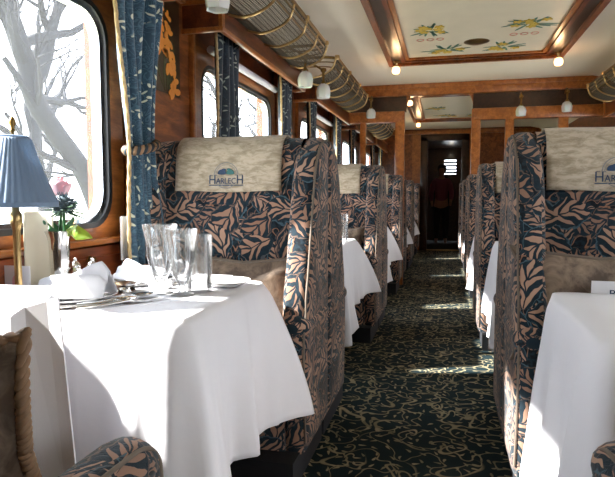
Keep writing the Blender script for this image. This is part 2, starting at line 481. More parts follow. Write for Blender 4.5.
def win_outline(yc, half=.63, z0=.95, z1=1.80, r=.13): return rrect(yc-half, yc+half, z0, z1, r)
WINS = [WIN0+PITCH*k for k in range(-1, 5)]
SILL = .93
def side_wall(x, sgn, name):
    """wall split in sections: below the windows, above, piers ; rounded window holes framed"""
    bm = bmesh.new()
    x0, x1 = (x-.1, x) if sgn < 0 else (x, x+.1)
    box(bm, x0, x1, -2.2, ENDW+2.6, 0, .92)
    box(bm, x0, x1, -2.2, ENDW+2.6, 1.83, 2.2)
    ys = [-2.2]
    for yc in (WINS if sgn < 0 else WINS[:4]): ys += [yc-.66, yc+.66]  # right wall kept windowless past the bulkhead to darken the far compartment
    ys.append(ENDW+2.6)
    for i in range(0, len(ys), 2):
        if ys[i+1] > ys[i]: box(bm, x0, x1, ys[i], ys[i+1], .92, 1.83)
    return struct(finish(bm, name, 'wood', smooth=False))
side_wall(XW, -1, 'wall_left'); side_wall(XR, 1, 'wall_right')
bm = bmesh.new(); box(bm, XW-.1, XR+.1, -2.3, -2.2, 0, 2.6); struct(finish(bm, 'wall_back', 'wood', smooth=False))

def windows(x, sgn, first):
    for k, yc in enumerate(WINS if sgn < 0 else WINS[:4]):
        rt = thing('window_%d' % (first+k), '', '', (x, yc, 0)); del rt['label']; del rt['category']; rt['kind'] = 'structure'
        s = -sgn  # towards the room
        bm = bmesh.new()
        inner = win_outline(0, .63, .95, 1.80, .13); outer = win_outline(0, .72, .90, 1.87, .05)
        ring_frame(bm, inner, outer, s*.0, s*.028)
        finish(bm, 'window_frame', 'orange', rt)
        bm = bmesh.new(); a = win_outline(0, .612, .968, 1.782, .12)
        ring_frame(bm, a, win_outline(0, .632, .948, 1.802, .13), -s*.03, s*.030); finish(bm, 'rubber_seal', 'black', rt)
        bm = bmesh.new()
        ring_frame(bm, win_outline(0, .596, .984, 1.766, .105), win_outline(0, .614, .966, 1.784, .12), -s*.03, s*.012); finish(bm, 'metal_bead', 'chrome', rt)
        bm = bmesh.new(); prism(bm, win_outline(0, .60, .98, 1.77, .115), -s*.022, -s*.018); finish(bm, 'pane', 'pane', rt, smooth=False)
windows(XW, -1, 1); windows(XR, 1, 7)

# window ledge, drawer-fronted dado on the left wall
def dado(x, s, name1, name2):
    bm = bmesh.new(); box(bm, min(x, x+s*.065), max(x, x+s*.065), -2.2, BULK-.06, .885, .908, .008); struct(finish(bm, name1, 'orange'))
    bm = bmesh.new()
    y = -2.2
    while y < BULK-.7:
        box(bm, min(x, x+s*.045), max(x, x+s*.045), y+.01, y+.70, .62, .88, .012)
        box(bm, min(x+s*.045, x+s*.055), max(x+s*.045, x+s*.055), y+.05, y+.66, .66, .84, .004)
        y += .71
    struct(finish(bm, name2, 'drawer'))
dado(XW, 1, 'trim_1', 'trim_2'); dado(XR, -1, 'trim_3', 'trim_4')
def knob(loc, lab):
    bm = bmesh.new(); lathe(bm, [(0, .022), (.012, .02), (.014, .012), (.006, .006), (.006, 0), (.016, 0), (.016, -.003), (0, -.003)], 16)
    for v in bm.verts: v.co = Vector((v.co.z, v.co.x, v.co.y))
    o = finish(bm, 'panel_knob', 'oldbrass'); o.location = loc; tag(o, lab, 'knob')
knob((XW+.06, 1.80, .835), 'small round brass knob on the red wood panel under the large left window')

# frieze above windows, pelmet boxes, cornice
bm = bmesh.new(); box(bm, XW, XW+.07, -2.2, BULK-.06, 2.08, 2.16, .006); struct(finish(bm, 'trim_5', 'wood'))
bm = bmesh.new(); box(bm, XR-.07, XR, -2.2, BULK-.06, 2.08, 2.16, .006); struct(finish(bm, 'trim_6', 'wood'))
def pelmet(x, s, yc, n):
    rt = thing('trim_%d' % n, '', '', (x, yc, 0)); del rt['label']; del rt['category']; rt['kind'] = 'structure'
    bm = bmesh.new()
    d = .23; h = .83
    xa, xb = sorted((s*(d-.02), s*d)); box(bm, xa, xb, -h, h, 1.90, 2.04, .004)
    for e in (-1, 1):
        ya, yb = sorted((e*h, e*(h-.02))); xa, xb = sorted((0, s*d)); box(bm, xa, xb, ya, yb, 1.90, 2.04, .004)
    xa, xb = sorted((0, s*d)); box(bm, xa, xb, -h, h, 2.03, 2.045)
    finish(bm, 'pelmet_board', 'red', rt)
    bm = bmesh.new()
    for z0, z1 in ((1.885, 1.91), (2.025, 2.05)):
        xa, xb = sorted((s*(d-.012), s*(d+.014))); box(bm, xa, xb, -h-.012, h+.012, z0, z1, .004)
        for e in (-1, 1):
            ya, yb = sorted((e*(h-.01), e*(h+.014))); xa, xb = sorted((0, s*d)); box(bm, xa, xb, ya, yb, z0, z1, .004)
    for e in (-1, 1):
        ya, yb = sorted((e*(h+.01), e*(h-.03))); xa, xb = sorted((s*(d-.01), s*(d+.008))); box(bm, xa, xb, ya, yb, 1.9, 2.04)
    finish(bm, 'moulding', 'orange', rt)
pn = 7
for k in range(5): pelmet(XW, 1, WINS[1+k]-.0, pn); pn += 1
for k in range(3): pelmet(XR, -1, WINS[1+k], pn); pn += 1

# window head blinds: white roller visible beneath pelmet
for k in (2, 3):
    bm = bmesh.new(); tube(bm, [(XW+.07, WINS[k]-.6, 1.865), (XW+.07, WINS[k]+.6, 1.865)], .022, 12)
    tag(finish(bm, 'roller_blind', 'sheer'), ['','','white roller blind rolled up under the pelmet of the second left window', 'white roller blind rolled up under the pelmet of the third left window'][k], 'blind')

# pier panelling with marquetry flowers
def pier(yc, n):
    rt = thing('trim_%d' % n, '', '', (XW, yc, 0)); del rt['label']; del rt['category']; rt['kind'] = 'structure'
    bm = bmesh.new(); box(bm, 0, .02, -.32, .32, .92, 2.08); finish(bm, 'panel', 'wood', rt)
    bm = bmesh.new()
    for y in (-.33, .30): box(bm, .015, .045, y, y+.035, .92, 2.08, .006)
    box(bm, .015, .045, -.33, .335, 2.03, 2.065, .006)
    finish(bm, 'moulding', 'orange', rt)
    bm = bmesh.new(); box(bm, .018, .024, -.12, .19, 1.56, 2.02); finish(bm, 'inlay_ground', 'inlaybg', rt)
    bm = bmesh.new()
    rnd = random.Random(3)
    for (cy, z0, z1, nn) in ((.0, 1.76, 1.99, 7), (.07, 1.70, 1.92, 7), (.13, 1.58, 1.73, 4)):
        for i in range(nn):
            z = z0+(z1-z0)*i/(nn-1); sz = .042*(1-.5*i/nn)
            for q in range(4):
                a = rnd.uniform(0, 2*pi); ey, ez = cy+cos(a)*sz*.6+rnd.uniform(-.01, .01), z+sin(a)*sz*.6
                pts = []
                for j in range(10):
                    b = 2*pi*j/10; u, v = sz*.75*cos(b), sz*.4*sin(b)
                    pts.append((ey+u*cos(a)-v*sin(a), ez+u*sin(a)+v*cos(a)))
                prism(bm, pts, .024, .0262+.0002*q)
    finish(bm, 'inlay_flowers', 'inlay', rt, smooth=False)
    bm = bmesh.new()
    for (ya, yb, z1) in ((-.0, .03, 1.74), (.07, .06, 1.70), (.13, .08, 1.62), (0, -.05, 1.8), (.02, .11, 1.78)):
        pts = [(ya*.3+.03, 1.57), (yb-.012, (1.57+z1)/2), (yb*1.2, z1+.05), (yb+.012, (1.57+z1)/2)]
        prism(bm, pts, .0235, .025)
    finish(bm, 'inlay_stems', 'inlaygreen', rt, smooth=False)
for k in range(4):
    pier(WIN0+PITCH*(k-.5) if False else WIN0+PITCH*(k)-PITCH/2, 20+k)

# ------------------------------------------------------------------ curtains
def curtain(y0, y1, side, label, tie=True, mat='curtain', edge=+1, x=XW+.14, far=False):
    """edge: -1 gold braid on the near (small y) side, +1 on the far side"""
    rt = thing('curtain', label, 'curtain', (x, (y0+y1)/2, 0))
    hw = (y1-y0)/2; zt, zb = 2.0, .80
    def wdt(z):
        d = abs(z-1.27)
        k = .62+.38*min(1, (d/.6))**1.2 if tie else 1
        return hw*k
    def cen(z):
        if not tie: return 0
        d = min(1, abs(z-1.27)/.7); return -edge*hw*.30*(1-d)
    nf = 4.5 if not far else 3.5
    def fn(u, v):
        z = zt+(zb-zt)*v
        yy = (u-.5)*2*wdt(z)+cen(z)
        if tie:
            sm_ = lambda a_, b_, t_: (lambda q_: q_*q_*(3-2*q_))(max(0, min(1, (t_-a_)/(b_-a_))))
            ya = -hw+.085*(1-sm_(1.2, 1.8, z)); yb = hw-.12*(1-sm_(1.27, 1.98, z))+.06*(1-sm_(.85, 1.22, z))
            yy = ya+(yb-ya)*u
        return Vector((.028*sin(u*nf*2*pi)*(.6+.4*abs(z-1.27))+.010*sin(u*17+v*5), yy, z))
    bm = bmesh.new(); grid(bm, fn, 61, 40)
    o = finish(bm, 'curtain_cloth', mat, rt, boxuv=False, angle=80)
    sm = o.modifiers.new('s', 'SOLIDIFY'); sm.thickness = .004
    bm = bmesh.new()
    ue = 0 if edge < 0 else 1
    pts = [fn(ue, v/39)+Vector((.006, edge*.006, 0)) for v in range(40)]
    pts2 = [];
    for a, b in zip(pts, pts[1:]): pts2 += [a.lerp(b, t/3) for t in range(3)]
    tube(bm, pts2, .007, 8, twist=1.0, lobes=3); finish(bm, 'gold_braid', 'gold', rt, angle=80)
    if tie:
        bm = bmesh.new(); yc = -.005; ww = .085
        pts = [(.045+.02*cos(a)*0, 0, 0) for a in (0,)]
        path = []
        for sg, mt in ((0, 'rope'), (pi, 'darkrope')):
            path = []
            for i in range(241):
                a = 2*pi*i/240; tw = a*16+sg; rr_ = .010
                path.append((.048*cos(a)+rr_*cos(tw)*cos(a), yc+(ww+rr_*cos(tw))*sin(a), 1.265+.022*sin(a)+rr_*sin(tw)))
            tube(bm, path, .0095, 7, cap=False)
            finish(bm, 'tieback_cord', mt, rt, angle=80); bm = bmesh.new()
    return rt
C1 = curtain(1.865, 2.235, 0, 'large teal curtain with gold braid and rope tieback beside the big left window', edge=-1)
bm = bmesh.new()
grid(bm, lambda u, v: Vector((XW+.10+.008*sin(u*20), 1.94+.09*u, .99-.17*v)), 20, 12)
tag(finish(bm, 'curtain_lining', 'sheer', boxuv=False), 'narrow white lining strip hanging beside the gold edge of the large teal curtain', 'curtain')
curtain(2.80, 3.12, 0, 'shaded teal curtain at the near side of the second left window', tie=False, mat='shadedcurtain', edge=-1, far=True)
curtain(3.98, 4.26, 0, 'teal curtain with pale edge at the far side of the second left window', tie=False, mat='shadedcurtain', edge=-1, far=True)
curtain(4.86, 5.12, 0, 'shaded teal curtain at the near side of the third left window', tie=False, mat='shadedcurtain', edge=-1, far=True)
curtain(6.10, 6.38, 0, 'teal curtain with pale edge at the far side of the third left window', tie=False, mat='shadedcurtain', edge=-1, far=True)
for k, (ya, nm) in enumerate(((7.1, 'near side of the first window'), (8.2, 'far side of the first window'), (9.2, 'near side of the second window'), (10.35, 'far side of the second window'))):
    curtain(ya, ya+.26, 0, 'small shaded curtain beyond the left glass partition, '+nm, tie=False, mat='shadedcurtain', edge=-1, far=True)

# ------------------------------------------------------------------ ceiling coffers
def coffer(x0, x1, y0, y1, n, near):
    rt = thing('trim_%d' % n, '', '', (0, 0, CEIL)); del rt['label']; del rt['category']; rt['kind'] = 'structure'
    def fr(a, b, z0, z1, mat, name):
        bm = bmesh.new()
        o_ = [(x0+a, y0+a), (x1-a, y0+a), (x1-a, y1-a), (x0+a, y1-a)]; i_ = [(x0+b, y0+b), (x1-b, y0+b), (x1-b, y1-b), (x0+b, y1-b)]
        ring_frame(bm, i_, o_, z0, z1, axis='z'); return finish(bm, name, mat, rt, smooth=False)
    fr(0, .045, -.045, 0, 'wood', 'outer_moulding')
    fr(.045, .13, -.02, 0, 'dark', 'dark_band')
    fr(.13, .165, -.04, 0, 'red', 'inner_moulding')
    fr(.165, .20, -.028, 0, 'orange', 'bead_moulding')
    bm = bmesh.new(); box(bm, x0+.2, x1-.2, y0+.2, y1-.2, -.012, 0); finish(bm, 'painted_panel', 'ivory2', rt)
    # painted flower sprays
    rnd = random.Random(n)
    fl, lf = bmesh.new(), bmesh.new()
    cx = (x0+x1)/2; hw = (x1-x0)/2
    sprays = []
    for yy in ([y1-.42, y1-1.05, y1-2.2, y1-2.8] if near else [y1-.5, y1-1.3]):
        for s in (-1, 1): sprays.append((cx+s*(hw-.55 if (yy > y1-.6) else hw-.42), yy, s))
    def blob(b, x, y, lx, ly, a, z=-.0165):
        pts = []
        for j in range(8):
            t = 2*pi*j/8; u, v = lx*cos(t), ly*sin(t); pts.append((x+u*cos(a)-v*sin(a), y+u*sin(a)+v*cos(a)))
        prism(b, pts, z, -.0125-0*z, axis='z')
    for (sx, sy, s) in sprays:
        for q in range(14):
            a = rnd.uniform(0, 2*pi); L = rnd.uniform(.06, .12)
            blob(lf, sx+cos(a)*L*1.2, sy+sin(a)*L, L*.8, .011, a+rnd.uniform(-.3, .3), -.0145)
        for q in range(7):
            fx, fy = sx+rnd.uniform(-.12, .12), sy+rnd.uniform(-.10, .10)
            for p in range(5):
                a = 2*pi*p/5+q; blob(fl, fx+cos(a)*.02, fy+sin(a)*.02, .022, .012, a, -.016-.0002*p)
    finish(fl, 'painted_flowers', 'yellow', rt, smooth=False); finish(lf, 'painted_leaves', 'pleaf', rt, smooth=False)
    if near:
        mg = bmesh.new()
        for s in (-1, 1):
            bx, by = cx+s*(hw-.42), y1-.78
            for q in range(3):
                ring = [(bx-.09+.08*q+.032*cos(t*pi/6), by+.04*sin(t*pi/6)) for t in range(12)]; rin = [(bx-.09+.08*q+.022*cos(t*pi/6), by+.03*sin(t*pi/6)) for t in range(12)]
                ring_frame(mg, rin, ring, -.015, -.0125, axis='z')
        finish(mg, 'painted_monogram', 'pink', rt, smooth=False)
CX0, CX1 = -.56, 1.01
coffer(CX0, CX1, 1.0, 5.62, 30, True)
coffer(CX0, CX1, 7.3, 9.9, 31, False)
bm = bmesh.new(); lathe(bm, [(0, -.03), (.05, -.03), (.075, -.022), (.10, -.014), (.105, -.012), (0, -.012)], 28)
o = finish(bm, 'ceiling_vent', 'oldbrass'); o.location = (.225, 5.0, CEIL); tag(o, 'round dark brass vent in the middle of the painted ceiling panel', 'ceiling vent')

def ceiling_lamp():
    rt = thing('ceiling_lamp', '', 'lamp')
    bm = bmesh.new(); lathe(bm, [(0, 0), (.035, 0), (.035, -.008), (.018, -.014), (.012, -.035), (.022, -.042), (.022, -.05), (0, -.05)], 20); finish(bm, 'brass_fitting', 'brass', rt)
    bm = bmesh.new(); lathe(bm, [(.016, -.046), (.030, -.055), (.038, -.075), (.037, -.10), (.030, -.112), (0.02, -.116), (0, -.117)], 20); finish(bm, 'lit_glass_shade', 'bulb', rt)
    return rt
L0 = ceiling_lamp()
lampspots = [(CX0+.075, 5.50, CEIL-.02, 'glowing ceiling lamp at the far left corner of the painted ceiling panel'),
             (CX1-.055, 5.50, CEIL-.02, 'glowing ceiling lamp at the far right corner of the painted ceiling panel'),
             (CX0+.085, 9.75, CEIL-.02, 'small glowing ceiling lamp deep in the far compartment at the corner of its ceiling panel'),
             (CX0+.085, 7.45, CEIL-.02, 'small glowing ceiling lamp just beyond the wooden bulkhead header')]
for i, (x, y, z, lb) in enumerate(lampspots):
    o = L0 if i == 0 else dup(L0, (x, y, z), lb)
    o.location = (x, y, z); o['label'] = lb
    pl = bpy.data.lights.new('lamp_glow', 'POINT'); pl.energy = 1.2; pl.color = (1, .62, .32); pl.shadow_soft_size = .04
    po = bpy.data.objects.new('lamp_glow', pl); COL.objects.link(po); po.location = (x, y, z-.17)

# ------------------------------------------------------------------ bulkhead
def bulkhead():
    Y0, Y1 = BULK, BULK+.06
    rt = thing('wall_middle', '', '', (0, 0, 0)); del rt['label']; del rt['category']; rt['kind'] = 'structure'
    bm = bmesh.new()
    box(bm, XW, XR, Y0-.05, Y1+.05, 2.24, CEIL, .01)
    box(bm, XW, XR, Y0-.065, Y1+.065, 2.32, CEIL, .008)
    finish(bm, 'cornice', 'orange', rt)
    bm = bmesh.new()
    for a, b in ((XW, -.47), (.28, XR)): box(bm, a, b, Y0, Y1, 2.06, 2.25)
    finish(bm, 'frieze_panel', 'dark', rt)
    bm = bmesh.new()
    for a, b in ((XW, -.49), (.27, XR)): box(bm, a, b, Y0-.02, Y1+.02, 1.94, 2.07, .008)
    for a, b in ((-.60, -.49), (.27, .37), (.64, .73), (1.2, 1.3), (-1.02, -.95)): box(bm, a, b, Y0-.015, Y1+.015, 0, 1.96, .006)
    for a, b in ((XW, -.56), (.36, XR)): box(bm, a, b, Y0-.01, Y1+.01, .86, .98, .006)
    # curved brackets at the head of the opening
    for s, x in ((1, -.475), (-1, .285)):
        pts = [(x, 2.26), (x, 2.08)]+[(x+s*.09*(1-cos(t*pi/2/6))*1.0, 2.08+.18*sin(t*pi/2/6)) for t in range(1, 7)]
        prism(bm, pts, Y0, Y1, axis='y')
    finish(bm, 'post_and_rail', 'orange', rt)
    bm = bmesh.new()
    for a, b in ((XW, -.56), (.36, XR)): box(bm, a, b, Y0, Y1, 0, .88)
    finish(bm, 'lower_panel', 'wood', rt)
    bm = bmesh.new()
    for a, b in ((XW, -1.02), (-.95, -.60), (.37, .64), (.73, 1.2), (1.3, XR)): box(bm, a, b, Y0+.025, Y0+.031, .97, 1.95)
    finish(bm, 'glass_pane', 'inner', rt, smooth=False)
bulkhead()
# end wall with dark doorway and vestibule
def endwall():
    Y0 = ENDW
    rt = thing('wall_far', '', '', (0, 0, 0)); del rt['label']; del rt['category']; rt['kind'] = 'structure'
    bm = bmesh.new()
    box(bm, XW, -.50, Y0, Y0+.08, 0, CEIL); box(bm, .42, XR, Y0, Y0+.08, 0, CEIL); box(bm, -.50, .42, Y0, Y0+.08, 2.26, CEIL)
    finish(bm, 'panelling', 'wood', rt)
    bm = bmesh.new(); box(bm, XW, XR, Y0-.03, Y0+.01, 2.27, 2.34, .01); box(bm, -.66, -.50, Y0-.02, Y0, 0, 2.28); box(bm, .42, .55, Y0-.02, Y0, 0, 2.28)
    finish(bm, 'pilaster', 'orange', rt)
    bm = bmesh.new()
    for a, b in ((-.50, -.36), (.28, .42)): box(bm, a, b, Y0-.03, Y0+.1, 0, 2.22, .006)
    box(bm, -.5, .42, Y0-.03, Y0+.1, 2.14, 2.265, .006)
    finish(bm, 'door_frame', 'dark', rt)
    bm = bmesh.new(); box(bm, XW, -.45, Y0+2.3, Y0+2.4, 0, 2.3); box(bm, -.52, -.45, Y0+.08, Y0+2.3, 0, 2.3); box(bm, .42, .49, Y0+.08, Y0+2.3, 0, 2.3)
    box(bm, -.5, .5, Y0+2.5, Y0+2.6, 0, 1.55); box(bm, -.5, .5, Y0+2.5, Y0+2.6, 1.95, 2.3); box(bm, -.5, -.1, Y0+2.5, Y0+2.6, 1.55, 1.95); box(bm, .28, .5, Y0+2.5, Y0+2.6, 1.55, 1.95); box(bm, -.5, .5, Y0+.08, Y0+2.6, 2.2, 2.3)
    finish(bm, 'vestibule_panelling', 'dark', rt)
    bm = bmesh.new(); box(bm, -.45, .42, Y0+.08, Y0+2.5, .001, .008); finish(bm, 'vestibule_mat', 'plinth', rt)
endwall()
bm = bmesh.new(); box(bm, -.36, .28, ENDW-.05, ENDW+.02, .002, .02, .004); struct(finish(bm, 'trim_40', 'brass'))
# far vestibule door, with a louvred window letting daylight in
d = thing('door_1', '', '', (.0, ENDW+2.44, 0)); del d['label']; del d['category']; d['kind'] = 'structure'
bm = bmesh.new(); ring_frame(bm, [(-.05, 1.58), (.22, 1.58), (.22, 1.92), (-.05, 1.92)], [(-.38, 0), (.36, 0), (.36, 2.05), (-.38, 2.05)], 0, .05, axis='y'); finish(bm, 'door_leaf', 'dark', d, smooth=False)
bm = bmesh.new(); box(bm, -.05, .22, .02, .03, 1.58, 1.92); finish(bm, 'glass', 'pane', d)
bm = bmesh.new()
for k in range(4): box(bm, -.05, .22, -.004, .012, 1.60+.08*k, 1.645+.08*k)
finish(bm, 'window_bar', 'black', d)
bm = bmesh.new(); box(bm, -.02, .0, -.05, 0, .3, 1.0, .004); finish(bm, 'pull_bar', 'brass', d)
vl = bpy.data.lights.new('vestibule_fill', 'POINT'); vl.energy = .25; vl.color = (1, .85, .65); vl.shadow_soft_size = .05  # added weak point light that dimly shows the person; no fitting here
vo_ = bpy.data.objects.new('vestibule_fill', vl); COL.objects.link(vo_); vo_.location = (.1, ENDW+2.0, 2.05)

# ------------------------------------------------------------------ chairs
def wing_profile(AF=.55):
    arm = [(-AF+.06, .625), (-AF+.16, .632), (-.47, .642)] if AF > .7 else [(-AF+.06, .625), (-.45, .645)] if AF > .55 else [(-AF+.028, .622)]
    return ([(0, .10), (-AF+.03, .10), (-AF+.005, .35), (-AF, .53), (-AF+.012, .59)]+arm +
            [(-.392, .70), (-.358, .79), (-.325, .91), (-.290, 1.03), (-.262, 1.12), (-.222, 1.20), (-.165, 1.265), (-.10, 1.302), (-.045, 1.315), (-.01, 1.305), (0, 1.26)])
def smooth_outline(p, n=4):
    head = p[:2]; rest = p[1:]
    c = crv([(a, b, 0) for a, b in rest], n)
    return [(head[0][0], head[0][1])]+[(v.x, v.y) for v in c]
def make_chair(W, n_antim, label, group=None, AF=.43):
    """local frame: back plane y=0, faces -y, x centred"""
    rt = thing('wing_armchair', label, 'armchair', group=group)
    h = W/2; T = .105
    prof = smooth_outline(wing_profile(AF), 4)
    for s in (-1, 1):
        bm = bmesh.new()
        xa, xb = sorted((s*(h-T), s*h)); prism(bm, prof, xa, xb, .040, 5)
        # wings flare slightly outwards
        finish(bm, 'winged_side', 'seat', rt, angle=60)
        bm = bmesh.new()
        for xx in (s*(h-.004), s*(h-T+.008)):
            pts = [(xx, y*.985+(-.002), z) for y, z in prof[2:-1]]
            pts = [(xx-s*(0 if xx*s > h-T/2 else 0), -abs(p[1])*1.0, p[2]) for p in pts]
        # piping follows the outer front edge
        pp = [(s*(h-.010), y+.010 if z < 1.2 else y, z-.012 if z > 1.2 else z) for y, z in prof[2:-6]]
        tube(bm, pp, .0045, 6); finish(bm, 'piping', 'piping', rt, angle=80)
        bm = bmesh.new()
        # rolled arm pad
        def ap(u, v):
            a = 2*pi*u; f = -.05-(AF-.05)*v; r = .062*(1 if v < .9 else sqrt(max(0, 1-((v-.9)/.1)**2))*.6+.4)
            return Vector((s*(h-.055)+1.02*r*cos(a), f, .585+r*.78*sin(a)))
        grid(bm, lambda u, v: ap(u, v), 20, 24, closeu=True)
        for row in (0, -1): pass
        bm.verts.ensure_lookup_table()
        nv = len(bm.verts); bm.faces.new([bm.verts[i] for i in range(nv-20, nv)])
        finish(bm, 'arm_pad', 'seat', rt, boxuv=False, angle=60)
    # backrest
    wi = h-T+.02
    def back_y(x, z):
        u = x/wi; bulge = .045*(1-u*u)*(1-((z-.85)/.55)**2)
        return -.155-.02-max(0, bulge)
    bm = bmesh.new()
    sec = [(0, .38), (-.17, .38), (-.19, .6), (-.192, .85), (-.188, 1.05), (-.18, 1.18), (-.16, 1.272), (-.10, 1.31), (-.03, 1.30), (0, 1.26)]
    sec = [(v.x, v.y) for v in crv([(a, b, 0) for a, b in sec[1:]], 4)]
    def bf(u, v):
        k = v*(len(sec)-1); i = min(int(k), len(sec)-2); t = k-i
        y = sec[i][0]*(1-t)+sec[i+1][0]*t; z = sec[i][1]*(1-t)+sec[i+1][1]*t
        x = (u-.5)*2*wi
        if y < -.1: y -= .018*(1-(x/wi)**2)
        if z > 1.2: z -= .0
        for zs in (1.02,): y += .010*math.exp(-((z-zs)/.012)**2) if y < -.1 else 0
        return Vector((x, y, z))
    grid(bm, bf, 25, 60)
    finish(bm, 'backrest', 'seat', rt, boxuv=False, angle=60)
    bm = bmesh.new(); box(bm, -wi, wi, -.10, -.001, .12, 1.24, .01); finish(bm, 'back_panel', 'seat', rt)
    # seat
    bm = bmesh.new(); box(bm, -wi+.01, wi-.01, -AF-.03, -.17, .33, .47, .04, 4); finish(bm, 'seat_cushion', 'seat', rt, angle=60)
    bm = bmesh.new(); box(bm, -wi, wi, -AF+.02, -.1, .10, .34, .01); finish(bm, 'seat_base', 'seat', rt)
    bm = bmesh.new(); box(bm, -h+.03, h-.03, -.50, -.02, 0, .11); finish(bm, 'plinth', 'plinth', rt)
    # antimacassars
    aw = .462
    cs = [0] if n_antim == 1 else [-(W/2-.115-aw/2), (W/2-.115-aw/2)]
    vstart = min(range(len(sec)), key=lambda i: abs(sec[i][1]-1.088)+(9 if sec[i][0] > -.12 else 0))/(len(sec)-1)
    for c in cs:
        bm = bmesh.new()
        def af(u, v):
            # follow the backrest section from z=1.075 over the top
            k = (.56+.44*v)*(len(sec)-1); i = min(int(k), len(sec)-2); t = k-i
            p = bf((c+(u-.5)*aw)/(2*wi)+.5, vstart+(.99-vstart)*v)
            w_ = max(0, min(1, (p.z-1.22)/.08)); nrm = Vector((0, -1+1.0*w_, w_))
            p = p+nrm*.007+Vector((0, -.003*sin(u*9)*(1-v), .003*sin(u*7+1)*(1-v)))
            return p
        grid(bm, af, 25, 36)
        an = finish(bm, 'antimacassar', 'antim', rt, boxuv=False, angle=80)
        sm = an.modifiers.new('s', 'SOLIDIFY'); sm.thickness = .005; sm.offset = 1
        # crest
        def fy(z): # front surface
            best = min(((abs(p[1]-z), p[0]) for p in sec if p[0] < -.1)); return best[1]-.035
        def ysurf(x, z):
            for i in range(len(sec)-1):
                if sec[i][1] <= z <= sec[i+1][1]:
                    t = (z-sec[i][1])/(sec[i+1][1]-sec[i][1]+1e-9); return sec[i][0]*(1-t)+sec[i+1][0]*t-.018*(1-(x/wi)**2)-.0135
            return -.22
        zc = 1.150
        def pl(v, dx=0, dz=0):
            x = c+v.x+dx; z = zc+v.y+dz; return Vector((x, ysurf(x, z)-v.z, z))
        bm = bmesh.new()
        text_bm(bm, 'H', .050, lambda v: pl(v, -.060, -.030), .9)
        text_bm(bm, 'ARLEC', .034, lambda v: pl(v, .0, -.030), .86)
        text_bm(bm, 'H', .050, lambda v: pl(v, .060, -.030), .9)
        # rule under the name with serif feet
        def strip(b, pts, wd):
            A = []
            for i, p in enumerate(pts):
                q = pts[min(i+1, len(pts)-1)]; r_ = pts[max(i-1, 0)]
                t = Vector((q[0]-r_[0], q[1]-r_[1], 0)).normalized(); nn = Vector((-t.y, t.x, 0))*wd/2
                A.append((b.verts.new(pl(Vector((p[0], p[1], .001))+nn)), b.verts.new(pl(Vector((p[0], p[1], .001))-nn))))
            for a_, b_ in zip(A, A[1:]): b.faces.new((a_[0], a_[1], b_[1], b_[0]))
        strip(bm, [(-.075, -.036), (.0, -.036), (.075, -.036)], .0035)
        for xx in (-.065, -.045, .045, .065): strip(bm, [(xx-.007, .005), (xx+.007, .005)], .002)
        finish(bm, 'name_lettering', 'ink', an, smooth=False)
        bm = bmesh.new()
        for R, wd in ((.052, .003), (.044, .0015)):
            strip(bm, [(R*cos(t*pi/20), R*sin(t*pi/20)+.004) for t in range(0, 21)], wd)
            strip(bm, [(R*cos(t*pi/20), R*sin(t*pi/20)+.004) for t in range(-15, -4)], wd*.9)
        finish(bm, 'crest_ring', 'inkgrey', an, smooth=False)
        bm = bmesh.new()
        def blob2(cx_, cz_, a_, b_):
            vs2 = [bm.verts.new(pl(Vector((cx_+a_*cos(t*pi/8), cz_+b_*sin(t*pi/8)*(1 if sin(t*pi/8) > 0 else .3), .001)))) for t in range(16)]; bm.faces.new(vs2)
        blob2(-.018, .012, .019, .017); blob2(-.010, .026, .010, .006)
        finish(bm, 'crest_hill', 'ink', an, smooth=False)
        bm = bmesh.new(); blob2(.018, .012, .018, .016); blob2(.012, .027, .009, .006)
        finish(bm, 'crest_tree', 'inkgreen', an, smooth=False)
    return rt
WL, WR = .78, 1.44
XL = -.485-WL/2; XRC = .235+WR/2
BB = [2.37+PITCH*k for k in range(-1, 5)]      # .29, 2.42, 4.55, 6.68, 8.81, 10.94
CL = make_chair(WL, 1, 'x'); CR = make_chair(WR, 2, 'x')
left_specs = [
    (BB[1], 0, 'wing armchair with crested beige headrest cover facing the camera, beside the large teal curtain'),
    (BB[1], 1, 'wing armchair facing away, directly behind the first crested chair on the left'),
    (BB[2], 0, 'second left wing armchair facing the camera, behind the two-glass table'),
    (BB[2], 1, 'wing armchair facing away behind the second camera-facing chair on the left of the aisle'),
    (BB[3], 0, 'third wing armchair facing the camera on the left, just before the wooden post'),
    (BB[3]+.32, 1, 'wing armchair facing away just beyond the left wooden post'),
    (BB[4], 0, 'far compartment wing armchair facing the camera on the left, nearer of the two'),
    (BB[4], 1, 'far compartment wing armchair facing away on the left of the aisle'),
    (BB[5], 0, 'last wing armchair on the left, against the far end wall'),
]
first = True
for y, away, lb in left_specs:
    if first: CL.location = (XL, y, 0); CL['label'] = lb; first = False
    else: dup(CL, (XL, y, 0), lb, rz=pi if away else 0)
right_specs = [
    (BB[1], 0, 'large wing seat with crested beige headrest cover on the right, brown cushion on it'),
    (BB[1], 1, 'wing seat facing away, back to back with the large crested seat on the right'),
    (BB[2], 0, 'second camera-facing wing seat on the right of the aisle'),
    (BB[2], 1, 'wing seat facing away behind the second camera-facing seat on the right'),
    (BB[3], 0, 'third camera-facing wing seat on the right, just before the glazed partition'),
    (BB[3]+.32, 1, 'wing seat facing away just beyond the right wooden post'),
    (BB[4], 0, 'far compartment wing seat facing the camera on the right'),
    (BB[4], 1, 'far compartment wing seat facing away on the right'),
    (BB[5], 0, 'last wing seat on the right, against the far end wall'),
]
first = True
for y, away, lb in right_specs:
    if first: CR.location = (XRC, y, 0); CR['label'] = lb; first = False
    else: dup(CR, (XRC, y, 0), lb, rz=pi if away else 0)

